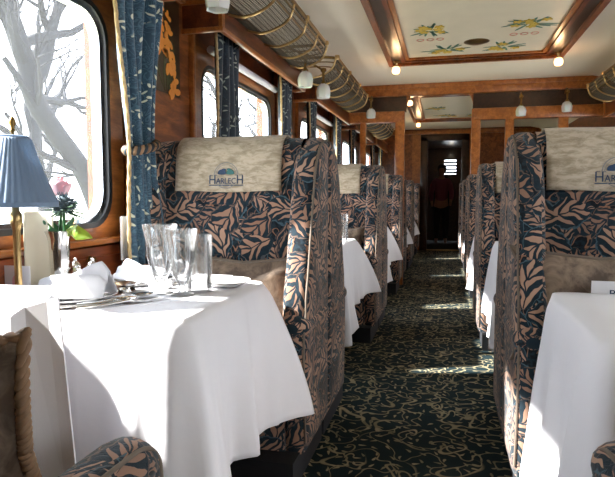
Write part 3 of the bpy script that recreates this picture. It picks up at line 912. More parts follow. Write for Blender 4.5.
NL = make_chair(WL, 1, 'nearest leaf-patterned armchair at the lower left, only its sunlit arm in view', AF=.88); NL.location = (-.50-WL/2, .05, 0); NL.rotation_euler = (0, 0, pi)
NR = make_chair(WR, 2, 'nearest leaf-patterned seat at the lower right corner, only its arm in view', AF=.62); NR.location = (.27+WR/2, .50, 0); NR.rotation_euler = (0, 0, pi)
# ------------------------------------------------------------------ tables and cloths
TZ = .758
def table(x0, x1, y0, y1, lb):
    rt = thing('dining_table', lb, 'table', ((x0+x1)/2, (y0+y1)/2, 0))
    a, b = (x1-x0)/2, (y1-y0)/2
    bm = bmesh.new(); prism(bm, rrect(-a+.012, a-.012, -b+.012, b-.012, .06), TZ-.03, TZ-.006, axis='z'); finish(bm, 'tabletop', 'dark', rt)
    bm = bmesh.new(); tube(bm, [(0, 0, .02), (0, 0, TZ-.03)], .035, 16); finish(bm, 'leg', 'dark', rt)
    bm = bmesh.new(); box(bm, -.14, .14, -.2, .2, 0, .025, .008); finish(bm, 'foot', 'dark', rt)
def cloth(x0, x1, y0, y1, aisle, lb, seed, hem_near=.20, hem_far=.38, flare_far=.21, flare_near=.10, wall_side=True):
    """aisle=+1: the aisle is on +x. Cloth hangs near, aisle and far sides."""
    rnd = random.Random(seed)
    xa, xw = (x1, x0) if aisle > 0 else (x0, x1)
    cx, cy = (x0+x1)/2, (y0+y1)/2; a, b = (x1-x0)/2, (y1-y0)/2
    r = .05
    # outline points, starting at wall/near going to aisle/near, aisle/far, wall/far
    pts = []
    def seg(p, q, n):
        for i in range(n): pts.append((p[0]+(q[0]-p[0])*i/n, p[1]+(q[1]-p[1])*i/n))
    s = aisle
    seg((-s*a, -b), (s*(a-r), -b), 40)
    for i in range(14): t = -pi/2+pi/2*i/14; pts.append((s*(a-r+r*cos(t)), -b+r+r*sin(t)))
    seg((s*a, -b+r), (s*a, b-r), 44)
    for i in range(14): t = pi/2*i/14; pts.append((s*(a-r+r*cos(t)), b-r+r*sin(t)))
    seg((s*(a-r), b), (-s*a, b), 40); pts.append((-s*a, b))
    N = len(pts)
    ph = [rnd.uniform(0, 6.28) for _ in range(6)]
    bm = bmesh.new()
    K = 26
    def pos(i, j):
        x, y = pts[i]; u = i/(N-1)
        if j <= 0: # top
            t = 1+j/6.0
            return Vector((x*t, y*t if True else y, TZ+.0008*sin(9*x*t+5*y*t)))
        v = j/K
        near = math.exp(-((u-47/N)/.085)**2); far = math.exp(-(abs(u-105/N)/.06)**1.5)
        # outward normal
        nx = ny = 0
        px, py = pts[max(i-1, 0)]; qx, qy = pts[min(i+1, N-1)]
        tx, ty = qx-px, qy-py; L = math.hypot(tx, ty); nx, ny = (ty/L, -tx/L) if s > 0 else (-ty/L, tx/L)
        onaisle = max(0, min(1, (u-.30)/.05))*max(0, min(1, (.78-u)/.06))
        fr = max(0, min(1, (y+b)/(2*b)))
        hem = hem_near+(hem_far-hem_near)*fr
        hem += -.05*near
        drop = (TZ-hem)*v
        e = min(1, v*12)
        out = .012*e+.035*v+flare_near*near*v**.85+flare_far*far*(.45*v+.55*(1-(1-v)**1.8))
        sh = lambda q_: 1-2*abs(sin(q_/2))**.8
        fold = .034*sh(u*40+ph[0])+.026*sh(u*66+ph[1]+v*1.0)+.010*sin(u*105+ph[2])
        out += fold*v**1.2*(1-.6*far)
        out = max(out, .004)
        zz = TZ-drop-.006*(1-e)
        if ny > .5: out = min(out, .05)
        return Vector((x+nx*out, y+ny*out*(.2 if ny > 0 else 1), TZ-drop if j > 0 else TZ))
    rows = [[bm.verts.new(pos(i, j)) for i in range(N)] for j in range(-5, K+1)]
    for A, B in zip(rows, rows[1:]):
        for i in range(N-1): bm.faces.new((A[i], A[i+1], B[i+1], B[i]))
    # fill centre
    bm.faces.new(rows[0][::-1] if s < 0 else rows[0])
    bmesh.ops.recalc_face_normals(bm, faces=bm.faces)
    o = finish(bm, 'tablecloth', 'cloth', angle=180); o.location = (cx, cy, 0)
    sm = o.modifiers.new('s', 'SOLIDIFY'); sm.thickness = .003; sm.offset = -1
    tag(o, lb, 'tablecloth'); return o
TY = [1.27+PITCH*k for k in range(5)]
TD = .68
tn = ['first', 'second', 'third', 'fourth', 'fifth']
where = ['nearest the camera with the blue lamp', 'second from the camera', 'third from the camera, before the post', 'first beyond the post', 'last before the end wall']
for k, y in enumerate(TY):
    table(XW+.075, -.64, y, y+TD, 'table under the white cloth on the left, '+where[k])
    cloth(XW+.075, -.64, y, y+TD, 1, 'long white tablecloth on the left, '+where[k], 10+k, hem_far=.28 if k == 0 else .38)
    wr = ['nearest the camera with the name card', 'second from the camera', 'third from the camera, before the partition', 'first beyond the partition', 'last before the end wall'][k]
    table(.335, XR-.08, y, y+TD, 'table under the white cloth on the right, '+wr)
    cloth(.335, XR-.08, y, y+TD, -1, 'long white tablecloth on the right, '+wr, 40+k, hem_near=.10 if k == 0 else .2, hem_far=.10 if k == 0 else .26, flare_far=.05 if k == 0 else .08, flare_near=.10 if k == 0 else .06)

# ------------------------------------------------------------------ luggage racks
def rack(y0, y1, x, s, lb):
    rt = thing('luggage_rack', lb, 'luggage rack', (x, (y0+y1)/2, 0)); h = (y1-y0)/2
    # section from wall, sagging, to the outer rail
    sec = [(.10, 2.13), (.14, 2.06), (.22, 2.01), (.31, 1.985), (.40, 2.005), (.47, 2.05), (.50, 2.13)]
    S = crv([(s*a, 0, z) for a, z in sec], 4)
    bm = bmesh.new()
    for k in range(7):
        y = -h+2*h*k/6; tube(bm, [(p.x, y, p.z-.006) for p in S], .0075, 7)
        finish(bm, 'cross_bar', 'brass', rt); bm = bmesh.new()
    # outer double rail with rounded ends
    for (dz, dx, r_) in ((0, 0, .011), (-.035, -.006, .005), (-.07, -.022, .005)):
        a = s*(.50+dx)
        path = [(s*.06, -h, 2.13+dz), (s*.36, -h, 2.13+dz)]+[(a-s*.14+s*.14*sin(t*pi/12), -h+.10*(1-cos(t*pi/12)), 2.13+dz) for t in range(1, 7)]
        path2 = [(p[0], -p[1], p[2]) for p in path][::-1]
        tube(bm, path+path2, r_, 7)
    tube(bm, [(s*.10, -h, 2.12), (s*.10, h, 2.12)], .01, 6)
    finish(bm, 'rail', 'oldbrass', rt)
    bm = bmesh.new()
    for k in (0, 2, 4, 6):
        y = -h+2*h*k/6
        lathe(bm, [(0, -.02), (.018, -.014), (.02, 0), (.018, .014), (0, .02)], 10, (s*.50, y*.96, 2.13))
        finish(bm, 'rail_joint', 'brass', rt); bm = bmesh.new()
    # netting
    bm = bmesh.new()
    n = 26; m = int(2*h/.016)
    L = [S[int(i*(len(S)-1)/n)] for i in range(n+1)]
    for i in range(1, n):
        tube(bm, [(L[i].x, -h, L[i].z), (L[i].x, h, L[i].z)], .0022, 3, cap=False)
    for j in range(m):
        y = -h+2*h*j/m
        tube(bm, [(p.x, y, p.z) for p in S[::2]], .0022, 3, cap=False)
    finish(bm, 'netting', 'net', rt, smooth=False)
    # supporting bracket rail on the wall
    bm = bmesh.new()
    for k in (0, 3, 6):
        y = -h+2*h*k/6; tube(bm, crv([(s*.0, y, 2.12), (s*.08, y, 2.10), (s*.12, y, 2.12)], 4), .010, 6)
        finish(bm, 'wall_bracket', 'oldbrass', rt); bm = bmesh.new()
M['net'] = mat_plain('olive_netting', lin(66, 56, 36), .7)
for k in range(3):
    yc = (1.02, 3.06, 5.16)[k]
    lb = ['netted brass luggage rack above the large left window, nearest the camera', 'netted brass luggage rack above the second left window', 'netted brass luggage rack above the third left window, before the bulkhead'][k]
    if k > 0 or True: rack(yc-.88, yc+.88, XW, 1, lb)
rack(4.30, 6.0, XR, -1, 'netted brass luggage rack on the right wall next to the bulkhead')
rack(2.2, 3.95, XR, -1, 'netted brass luggage rack on the right wall, second from the bulkhead')
rack(7.2, 9.1, XW, 1, 'luggage rack seen through the left glass partition')

# tulip wall lamps
def tulip():
    rt = thing('tulip_lamp', '', 'wall lamp')
    bm = bmesh.new(); lathe(bm, [(0, .075), (.02, .07), (.024, .05), (.012, .04), (.008, -.02), (.022, -.04), (.024, -.05), (0, -.05)], 14)
    finish(bm, 'brass_fitting', 'oldbrass', rt)
    bm = bmesh.new()
    lathe(bm, [(.02, -.045), (.042, -.065), (.052, -.10), (.05, -.13), (.046, -.155), (.04, -.15), (.044, -.10), (.035, -.065), (.015, -.05)], 24, rf=lambda i, z: 1+.07*cos(6*2*pi*i/24))
    finish(bm, 'glass_shade', 'frost', rt)
    return rt
T0 = tulip()
def arm(x0, x1, y, z, rt):
    pass
tul = [(-.97, 3.87, 1.985, 'left one of the paired white tulip lamps between the two left luggage racks'),
       (-.93, 4.28, 1.975, 'right one of the paired white tulip lamps between the two left luggage racks'),
       (-.93, 2.22, 1.99, 'white tulip lamp hanging by the marquetry panel at the top left of the aisle'),
       (-.866, 6.60, 2.13, 'white tulip lamp hanging before the left part of the bulkhead header'),
       (.78, 6.60, 2.10, 'white tulip lamp hanging before the right bulkhead header, nearer the doorway'),
       (1.245, 6.60, 2.13, 'white tulip lamp hanging before the right bulkhead header, farther from the doorway'),
       (1.40, 4.1, 1.99, 'white tulip lamp hanging between the racks of the right wall')]
ts = []
for i, (x, y, z, lb) in enumerate(tul):
    o = T0 if i == 0 else dup(T0, (x, y, z), lb)
    o.location = (x, y, z); o['label'] = lb; ts.append(o)
for o, (x, y, z, lb) in zip(ts, tul):
    bm = bmesh.new()
    if y > 6.4: p = crv([(0, 0, .05), (0, 0, .085), (0, .07, .10), (0, BULK-y-.05, .06)], 5)
    else:
        xe = (XW if x < 0 else XR)-x; p = crv([(0, 0, .05), (xe*.2, 0, .10), (xe*.6, 0, .13), (xe*.97, 0, .12)], 5)
    tube(bm, p, .008, 7); finish(bm, 'swan_neck_arm', 'oldbrass', o)

# ------------------------------------------------------------------ tableware
def goblet(H=.235, R=.040, flare=1.15):
    bm = bmesh.new()
    o_ = [(0, 0), (.036, 0), (.037, .004), (.014, .010), (.008, .022), (.010, .034), (.020, .046), (.030, .07), (R*.86, .12), (R*.88, H*.75), (R*flare, H)]
    i_ = [(R*flare-.002, H), (R*.88-.002, H*.75), (R*.86-.002, .12), (.028, .073), (.016, .055), (0, .05)]
    lathe(bm, o_+i_, 28); return bm
def tumbler(H=.15, R=.038):
    bm = bmesh.new()
    lathe(bm, [(0, 0), (R*.9, 0), (R*.95, .004), (R, .05), (R*1.04, H), (R*1.04-.002, H), (R-.002, .05), (R*.9, .016), (0, .014)], 28); return bm
def place(bm, name, mat, loc, lb, cat, rz=0, group=None, **k):
    o = finish(bm, name, mat, **k); o.location = loc; o.rotation_euler = (0, 0, rz); tag(o, lb, cat, group); return o
g0 = place(goblet(.222, .050, 1.12), 'water_goblet', 'glass', (-.885, 1.62, TZ), 'tall flared glass on the nearest left table, leftmost of its three', 'glass')
place(goblet(.210, .048, 1.05), 'wine_goblet', 'glass', (-.80, 1.60, TZ), 'tall crystal glass on the nearest left table, middle of its three', 'glass')
place(tumbler(.188, .042), 'highball_glass', 'glass', (-.775, 1.67, TZ), 'straight tall glass on the nearest left table, rightmost of its three', 'glass')
for k, (gx, gy) in enumerate(((-.735, 3.66), (-.685, 3.78))):
    place(goblet(.21, .046, 1.12) if k == 0 else tumbler(.19, .038), 'crystal_goblet' if k == 0 else 'crystal_tumbler', 'glass', (gx, gy, TZ), ['crystal goblet on the second left table, left of its pair', 'straight crystal tumbler on the second left table, right of its pair'][k], 'glass')
for k, (gx, gy) in enumerate(((-.74, 5.80), (-.68, 5.92))):
    place(goblet(.24, .042, 1.1), 'crystal_goblet', 'glass', (gx, gy, TZ), ['crystal goblet on the third left table, left of its pair', 'crystal goblet on the third left table, right of its pair'][k], 'glass')
place(goblet(.22, .042, 1.1), 'crystal_goblet', 'glass', (.47, 3.85, TZ), 'crystal glass on the second right table at its aisle edge', 'glass')

def plate_bm(R, h=.018):
    bm = bmesh.new(); lathe(bm, [(0, .002), (R*.6, .002), (R*.66, .003), (R, h), (R*1.005, h+.003), (R*.66, .009), (R*.6, .007), (0, .007)], 40); return bm
place(plate_bm(.135), 'dinner_plate', 'china', (-1.08, 1.43, TZ+.002), 'white dinner plate under the folded napkin at the near edge of the left table', 'plate')
place(plate_bm(.085), 'side_plate', 'china', (-.735, 1.80, TZ+.002), 'small white plate at the far aisle corner of the nearest left table', 'plate')
place(plate_bm(.12), 'dinner_plate', 'china', (-1.06, 1.80, TZ+.002), 'white plate under the second napkin at the far side of the nearest left table', 'plate')
def napkin(lb, loc, rz, L=.20, Wd=.12, H=.06, seed=1):
    rnd = random.Random(seed)
    bm = bmesh.new()
    def top(u, v):
        x = (u-.5)*L; y = (v-.5)*Wd*(1-.45*u)
        ridge = max(0, 1-abs(v-.5)*2.0)**.8
        z = H*(.35+.65*u)*ridge*(1-max(0, u-.9)*3)+.010*sin(v*26+u*9)*(1-abs(v-.5)*2)
        return Vector((x, y, max(.004, z+.004)))
    vv = grid(bm, top, 30, 40)
    o = finish(bm, 'folded_napkin', 'napkin', boxuv=False, angle=180); o.location = loc; o.rotation_euler = (0, 0, rz)
    sm = o.modifiers.new('s', 'SOLIDIFY'); sm.thickness = .003; sm.offset = 1
    return tag(o, lb, 'napkin')
napkin('pale folded napkin fanned on the near plate of the left table', (-1.07, 1.44, TZ+.013), radians(8), .22, .17, .10)
napkin('white folded napkin lying on the far plate of the nearest left table', (-1.04, 1.80, TZ+.013), radians(170), .22, .2, .06, 2)
# cutlery
def cutlery(kind, loc, rz, lb):
    bm = bmesh.new()
    L = .19
    path = [(0, -L/2, .004), (0, -L*.2, .003), (0, L*.18, .006), (0, L*.25, .004)]
    c = crv(path, 5); n = len(c)
    for i in range(n-1):
        w0, w1 = [.006-.004*min(1, t/(n-1)*1.4) for t in (i, i+1)]
        a, b = c[i], c[i+1]
    tube(bm, c, [.0055-.0030*min(1, t/(n-1)*1.3) for t in range(n)], 8)
    if kind == 'spoon':
        def sp(u, v):
            a = 2*pi*u; r = v
            return Vector((.021*r*cos(a), L*.25+.032+.032*r*sin(a), .002+.007*r*r))
        grid(bm, lambda u, v: sp(u, max(v, .02)), 20, 6, closeu=True)
    elif kind == 'fork':
        for q in (-1.5, -.5, .5, 1.5): tube(bm, crv([(0, L*.25, .004), (q*.006, L*.32, .003), (q*.006, L*.5, .006)], 4), .0016, 5)
    else:
        prism(bm, [(-.003, L*.2), (.004, L*.2), (.010, L*.35), (.007, L*.60), (-.003, L*.66)], .002, .0045, axis='z')
    o = finish(bm, 'table_'+kind, 'silver', boxuv=False, angle=80); o.scale = (1.2, 1.15, 1.1); o.location = loc; o.rotation_euler = (0, 0, rz)
    if kind == 'spoon': o.modifiers.new('s', 'SOLIDIFY').thickness = .0015
    return tag(o, lb, kind)
cutlery('spoon', (-.965, 1.38, TZ+.003), radians(-42), 'silver spoon at the near edge of the left table beside the napkin, nearest the camera')
cutlery('spoon', (-.95, 1.455, TZ+.003), radians(-34), 'second silver spoon lying just behind the nearest spoon on the left table')
cutlery('knife', (-.91, 1.40, TZ+.003), radians(-36), 'silver knife to the right of the spoons on the nearest left table')
cutlery('fork', (-1.0, 1.72, TZ+.003), radians(-60), 'silver fork in front of the far napkin on the nearest left table')
# butter dish and sugar bowl
bm = bmesh.new(); lathe(bm, [(0, 0), (.025, 0), (.018, .008), (.04, .02), (.052, .028), (.05, .028), (.03, .016), (0, .014)], 24)
place(bm, 'silver_dish', 'silver', (-1.02, 1.62, TZ), 'low silver dish behind the cutlery on the nearest left table', 'dish')
bm = bmesh.new(); box(bm, -.035, .035, -.022, .022, 0, .028, .006)
place(bm, 'butter_dish', 'china', (-.93, 1.70, TZ+.001), 'small white rectangular dish before the glasses on the left table', 'dish', rz=.1)
# flat white booklet standing by far edge
t_ = thing('menu_booklet', 'white menu booklet lying at the far edge of the nearest left table', 'menu', (-.84, 1.92, TZ))
bm = bmesh.new(); box(bm, -.07, .07, -.035, .035, .001, .016, .001); finish(bm, 'pages', 'paper', t_)

# shakers
def shaker():
    rt = thing('salt_shaker', '', 'shaker')
    bm = bmesh.new(); lathe(bm, [(0, 0), (.017, 0), (.018, .004), (.014, .008), (.017, .016), (.020, .035), (.019, .05), (.014, .06), (0, .06)], 20, rf=lambda i, z: 1+.05*cos(10*2*pi*i/20)); finish(bm, 'body', 'silver', rt)
    bm = bmesh.new(); lathe(bm, [(.0145, .06), (.015, .066), (.010, .074), (.004, .078), (.005, .084), (0, .088)], 16); finish(bm, 'cap', 'silver', rt)
    return rt
s0 = shaker(); s0.scale = (1.25, 1.25, 1.2); s0.location = (-1.215, 1.64, TZ); s0['label'] = 'silver shaker beside the flower vase, left of the two'
dup(s0, (-1.155, 1.65, TZ), 'silver shaker beside the flower vase, right of the two')

# vase with thistle, rose and leaves
def flowers(loc):
    v = thing('silver_vase', 'slim fluted silver vase holding flowers by the large left window', 'vase', loc)
    bm = bmesh.new()
    lathe(bm, [(0, 0), (.024, 0), (.026, .006), (.018, .012), (.016, .03), (.020, .07), (.022, .12), (.024, .15), (.030, .17), (.028, .17), (.021, .15), (.018, .12), (.014, .05), (0, .045)], 24, rf=lambda i, z: 1+.04*cos(8*2*pi*i/24))
    finish(bm, 'vase_body', 'silver', v)
    x, y, z = loc
    # thistle
    t = thing('thistle_flower', 'spiky blue-green thistle standing in the silver vase', 'flower', (x+.012, y, z+.12))
    bm = bmesh.new(); tube(bm, [(0, 0, 0), (.004, 0, .05), (.008, -.006, .095)], .003, 6); finish(bm, 'stem', 'leafg', t)
    bm = bmesh.new(); rnd = random.Random(5)
    bmesh.ops.create_icosphere(bm, subdivisions=3, radius=.020, matrix=Matrix.Translation((.008, -.006, .108)))
    c = Vector((.008, -.006, .108))
    for q in range(150):
        dvec = Vector((rnd.gauss(0, 1), rnd.gauss(0, 1), rnd.gauss(0, 1))).normalized(); tube(bm, [c+dvec*.018, c+dvec*.030], [.0018, .0004], 4)
    finish(bm, 'flower_head', 'thistle', t)
    bm = bmesh.new()
    for q in range(34):
        a = 2*pi*q/34*2.4; el = -.5+1.2*(q % 5)/5
        dvec = Vector((cos(a)*cos(el), sin(a)*cos(el), sin(el))); side = dvec.cross(Vector((0, 0, 1))).normalized()
        b0 = c-Vector((0, 0, .012)); L = rnd.uniform(.034, .046)
        p = [b0+dvec*.012-side*.003, b0+dvec*L*.6-side*.0032, b0+dvec*L, b0+dvec*L*.6+side*.0032, b0+dvec*.012+side*.003]
        off = dvec.cross(side)*.0012
        A = [bm.verts.new(q_+off) for q_ in p]; B = [bm.verts.new(q_-off) for q_ in p]
        bm.faces.new(A); bm.faces.new(B[::-1])
        for i in range(5): bm.faces.new((A[i], B[i], B[(i+1) % 5], A[(i+1) % 5]))
    finish(bm, 'bracts', 'thistle2', t, smooth=False)
    # rose
    r = thing('pink_rose', 'pale pink rose behind the thistle in the vase', 'flower', (x-.012, y+.025, z+.12))
    bm = bmesh.new(); tube(bm, [(.0, -.01, 0), (0, 0, .08), (0, 0, .135)], .003, 6); finish(bm, 'stem', 'leafg', r)
    for q in range(9):
        bm = bmesh.new(); a0 = q*2.4; rad = .008+.0017*q
        def pf(u, v_):
            a = a0+(u-.5)*2.0; zz = .128+.045*v_-.002*q*v_; rr = rad*(.6+.9*v_-.35*v_*v_)*(1+.05*sin(u*6))
            return Vector((rr*cos(a), rr*sin(a), zz-.006*(2*u-1)**2*v_))
        grid(bm, pf, 8, 8); o = finish(bm, 'petal', 'rose', r, boxuv=False, angle=180); o.modifiers.new('s', 'SOLIDIFY').thickness = .0008
    def leaf(base, tip, wd, droop, mat, lb, parent):
        bm = bmesh.new(); base, tip = Vector(base), Vector(tip); d_ = tip-base; sd = d_.cross(Vector((.25, -1, .0))).normalized()
        def lf(u, v_):
            w_ = wd*sin(pi*min(1, v_**.8))*(1-.3*v_)
            p = base+d_*v_+sd*(u-.5)*2*w_; p.z += -droop*v_*v_+.0; p.y += .010*(abs(u-.5)*2)**2+.004*sin(v_*9); return p
        grid(bm, lf, 9, 16); o = finish(bm, 'leaf', mat, parent, boxuv=False, angle=180); o.modifiers.new('s', 'SOLIDIFY').thickness = .001
        if lb: o['label'] = lb
        bm = bmesh.new(); tube(bm, [Vector((0, 0, 0)), base], .0022, 5); finish(bm, 'leaf_stalk', 'leafg', parent)
    sp = thing('leaf_spray', 'green leaves around the rim of the silver vase, one of them lime', 'leaves', (x, y, z+.15))
    leaf((.015, 0, .022), (.082, .0, .012), .022, .010, 'leafy', 'lime green leaf', sp)
    leaf((-.014, 0, .010), (-.052, -.005, .070), .014, .0, 'leafg', None, sp)
    leaf((.0, .01, .01), (.02, .02, .055), .010, .0, 'leafg', None, sp)
    leaf((-.006, -.01, .008), (-.022, -.015, .035), .009, -.004, 'leafg', None, sp)
_n0 = set(bpy.data.objects)
flowers((-1.165, 1.50, TZ))
for o in set(bpy.data.objects)-_n0:
    if not o.parent:
        b0 = Vector((-1.165, 1.50, TZ)); k = 1.2; o.location = b0+(o.location-b0)*k; q = {'flower': 1.5}.get(o['category'], k); o.scale = (k*1.1, k*1.1, k) if q == k else (q, q, 1.32)

# table lamp
def table_lamp(loc):
    rt = thing('table_lamp', 'brass table lamp with a pleated blue shade by the large left window', 'lamp', loc)
    bm = bmesh.new(); lathe(bm, [(0, 0), (.055, 0), (.058, .008), (.045, .016), (.02, .024), (.012, .04), (.014, .05), (.010, .06), (.010, .22), (.013, .235), (.016, .245), (.016, .27), (.010, .28), (.010, .31), (0, .31)], 24)
    finish(bm, 'stem', 'brass', rt)
    bm = bmesh.new(); lathe(bm, [(.040, .490), (.046, .485), (.058, .44), (.076, .385), (.095, .335), (.107, .307), (.109, .300)], 144, rf=lambda i, z: 1+.022*cos(36*2*pi*i/144))
    o = finish(bm, 'lamp_shade', 'shade', rt, angle=180); o.modifiers.new('s', 'SOLIDIFY').thickness = .002
    bm = bmesh.new(); lathe(bm, [(.109, .303), (.112, .305), (.112, .292), (.108, .292), (.109, .303)], 48); finish(bm, 'shade_trim', 'shade', rt); bm = bmesh.new(); lathe(bm, [(.038, .489), (.042, .495), (.038, .497), (.036, .493), (.038, .489)], 48)
    finish(bm, 'shade_trim', 'shade', rt)
    bm = bmesh.new(); lathe(bm, [(0, .30), (.004, .30), (.004, .505), (.008, .512), (.005, .518), (.006, .524), (.010, .532), (.009, .541), (.004, .550), (0, .553)], 12)
    for a in range(3): tube(bm, [(0, 0, .498), (.040*cos(a*2.1), .040*sin(a*2.1), .494)], .0012, 5)
    finish(bm, 'finial', 'oldbrass', rt)
table_lamp((-1.175, 1.335, TZ)); bpy.data.objects['table_lamp'].scale = (1, 1, .965)
# tall cream card behind lamp
bm = bmesh.new()
grid(bm, lambda u, v: Vector(((u-.5)*.085, .018*sin(u*pi)+.004*v, .262*v)), 14, 8)
o = finish(bm, 'menu_card', 'cream', boxuv=False, angle=180); o.modifiers.new('s', 'SOLIDIFY').thickness = .002
o.location = (-1.215, 1.47, TZ+.002); o.rotation_euler = (0, 0, radians(25)); tag(o, 'tall curved cream menu card standing between the lamp and the vase', 'menu card')
# white card with pink mark at far left
ct = thing('table_card', 'white card with a faint pink oval standing behind the lamp stem', 'card', (-1.235, 1.40, TZ))
# name card on right table
rt = thing('name_card', 'white card with dark capitals leaning on the brown cushion behind the nearest right table', 'card', (.585, 1.995, .47))
bm = bmesh.new(); box(bm, -.115, .115, 0, .003, 0, .322); finish(bm, 'card', 'paper', rt, smooth=False)
bm = bmesh.new(); text_bm(bm, 'RELAIS', .034, lambda v: Vector((v.x, -.0008-v.z, .271+v.y)), 1.25); finish(bm, 'lettering', 'ink', rt, smooth=False)
# stiff folded white card in front of the left table
def ray(px, py):
    return RW @ Vector((px-307.5, 238.5-py, -FPX))
# ------------------------------------------------------------------ cushions
def cushion(loc, W, H, T, rot, lb, mat='velvet', pointy=.12, cord='velvet', cr=.006, dark=None):
    rt = thing('scatter_cushion', lb, 'cushion', loc); rt.rotation_euler = rot
    def outline(t):
        # square with pinched sides and pointed corners
        a = 2*pi*t; c_, s_ = cos(a), sin(a); m = max(abs(c_), abs(s_))
        k = 1/m; corner = min(abs(c_), abs(s_))/m
        k *= 1-.17*(1-corner)**.7+.05*corner**5
        return Vector((W/2*c_*k, 0, H/2*s_*k))
    bm = bmesh.new()
    for s in (-1, 1):
        grid(bm, lambda u, v: outline(u)*v+Vector((0, s*T/2*(1-v**2.2)**.75*(1+.05*sin(u*31+v*7)), 0)), 64, 16, closeu=True)
    bmesh.ops.remove_doubles(bm, verts=bm.verts, dist=.0005); bmesh.ops.recalc_face_normals(bm, faces=bm.faces)
    finish(bm, 'cushion_body', mat, rt, angle=80)
    bm = bmesh.new(); 
    if cr > .01:
        for sg in (0, pi):
            pp = []
            for i in range(901):
                o_ = outline(i/900); od = o_.normalized(); tw = i/900*2*pi*56+sg; pp.append(o_+od*(.0062*cos(tw)+.004)+Vector((0, .0062*sin(tw), 0)))
            tube(bm, pp, .0070, 7, cap=False)
            finish(bm, 'rope_strand', cord, rt, angle=80); bm = bmesh.new()
        bm.free()
    else:
        p = [outline(i/200) for i in range(201)]; tube(bm, p, cr, 8, cap=False); finish(bm, 'piped_edge', cord, rt, angle=80)
    return rt
cushion((.515, 2.045, .705), .56, .37, .07, (radians(-10), 0, radians(3)), 'brown velvet cushion leaning in the large crested seat on the right', cord='piping')
cushion((-.79, 2.09, .665), .50, .34, .10, (radians(-14), 0, 0), 'brown velvet cushion leaning in the crested armchair behind the nearest left table', cord='piping')
cushion((-.80, 4.16, .66), .42, .36, .12, (radians(-14), 0, 0), 'small brown cushion in the second camera-facing chair on the left')
cushion((.62, 4.15, .66), .50, .38, .12, (radians(-14), 0, 0), 'brown cushion in the second camera-facing seat on the right')
cushion((-.83, .75, .652), .40, .40, .13, (radians(10), 0, 0), 'brown velvet cushion with a thick rope edge at the lower left corner', cord='rope', cr=.012)

# folded white card
def fpt(px, py, Y):
    r = ray(px, py); k = Y/r.y; return Vector((r.x*k, Y, r.z*k+EYE))
# ------------------------------------------------------------------ far person
def person(loc):
    rt = thing('person', 'distant person in a pink top standing in the dark vestibule doorway', 'person', loc)
    def skin(name, joints, edges, mat, root=0):
        me = bpy.data.meshes.new(name); me.from_pydata([j[0] for j in joints], edges, []); me.materials.append(M[mat])
        o = bpy.data.objects.new(name, me); COL.objects.link(o); o.parent = rt
        m = o.modifiers.new('k', 'SKIN')
        for i, j in enumerate(joints):
            me.skin_vertices[0].data[i].radius = (j[1], j[1]*(j[2] if len(j) > 2 else 1)); me.skin_vertices[0].data[i].use_root = (i == root)
        s = o.modifiers.new('s', 'SUBSURF'); s.levels = 2; s.render_levels = 2; return o
    J = [((0, 0, .92), .13, .8), ((0, 0, 1.10), .12, .75), ((0, 0, 1.30), .16, .65), ((0, 0, 1.42), .10, .7), ((0, 0, 1.48), .05), ((0, -.01, 1.54), .055), ((0, -.012, 1.62), .08, 1.15), ((0, 0, 1.69), .06),
         ((.17, 0, 1.37), .055), ((.22, 0, 1.12), .042), ((.20, -.10, .92), .032), ((.19, -.15, .85), .028),
         ((-.17, 0, 1.37), .055), ((-.22, 0, 1.12), .042), ((-.20, -.08, .90), .032), ((-.19, -.12, .83), .028),
         ((.09, 0, .80), .09), ((.10, -.01, .46), .06), ((.10, .02, .09), .04), ((.10, -.10, .04), .035),
         ((-.09, 0, .80), .09), ((-.10, -.01, .46), .06), ((-.10, .02, .09), .04), ((-.10, -.10, .04), .035)]
    E = [(0, 1), (1, 2), (2, 3), (3, 4), (4, 5), (5, 6), (6, 7), (3, 8), (8, 9), (9, 10), (10, 11), (3, 12), (12, 13), (13, 14), (14, 15), (0, 16), (16, 17), (17, 18), (18, 19), (0, 20), (20, 21), (21, 22), (22, 23)]
    skin('body', J, E, 'skin')
    S = [((0, 0, .90), .155, .8), ((0, 0, 1.10), .14, .78), ((0, 0, 1.30), .178, .68), ((0, 0, 1.42), .11, .75), ((.17, 0, 1.37), .068), ((.22, 0, 1.12), .056), ((.205, -.08, .95), .045), ((-.17, 0, 1.37), .068), ((-.22, 0, 1.12), .056), ((-.205, -.07, .93), .045)]
    skin('pink_top', S, [(0, 1), (1, 2), (2, 3), (3, 4), (4, 5), (5, 6), (3, 7), (7, 8), (8, 9)], 'pinkcloth')
    T = [((0, 0, .90), .15, .8), ((.09, 0, .78), .105), ((.10, -.01, .46), .078), ((.10, .02, .10), .06), ((-.09, 0, .78), .105), ((-.10, -.01, .46), .078), ((-.10, .02, .10), .06)]
    skin('trousers', T, [(0, 1), (1, 2), (2, 3), (0, 4), (4, 5), (5, 6)], 'darkcloth')
    bm = bmesh.new(); bmesh.ops.create_icosphere(bm, subdivisions=3, radius=.105, matrix=Matrix.Translation((0, .02, 1.655)) @ Matrix.Diagonal((1, 1.05, 1.15, 1)))
    for v in bm.verts:
        if v.co.y < -.02 and v.co.z < 1.66: v.co.y = .0
    finish(bm, 'hair', 'hair', rt)
person((-.10, ENDW+1.5, 0.008))

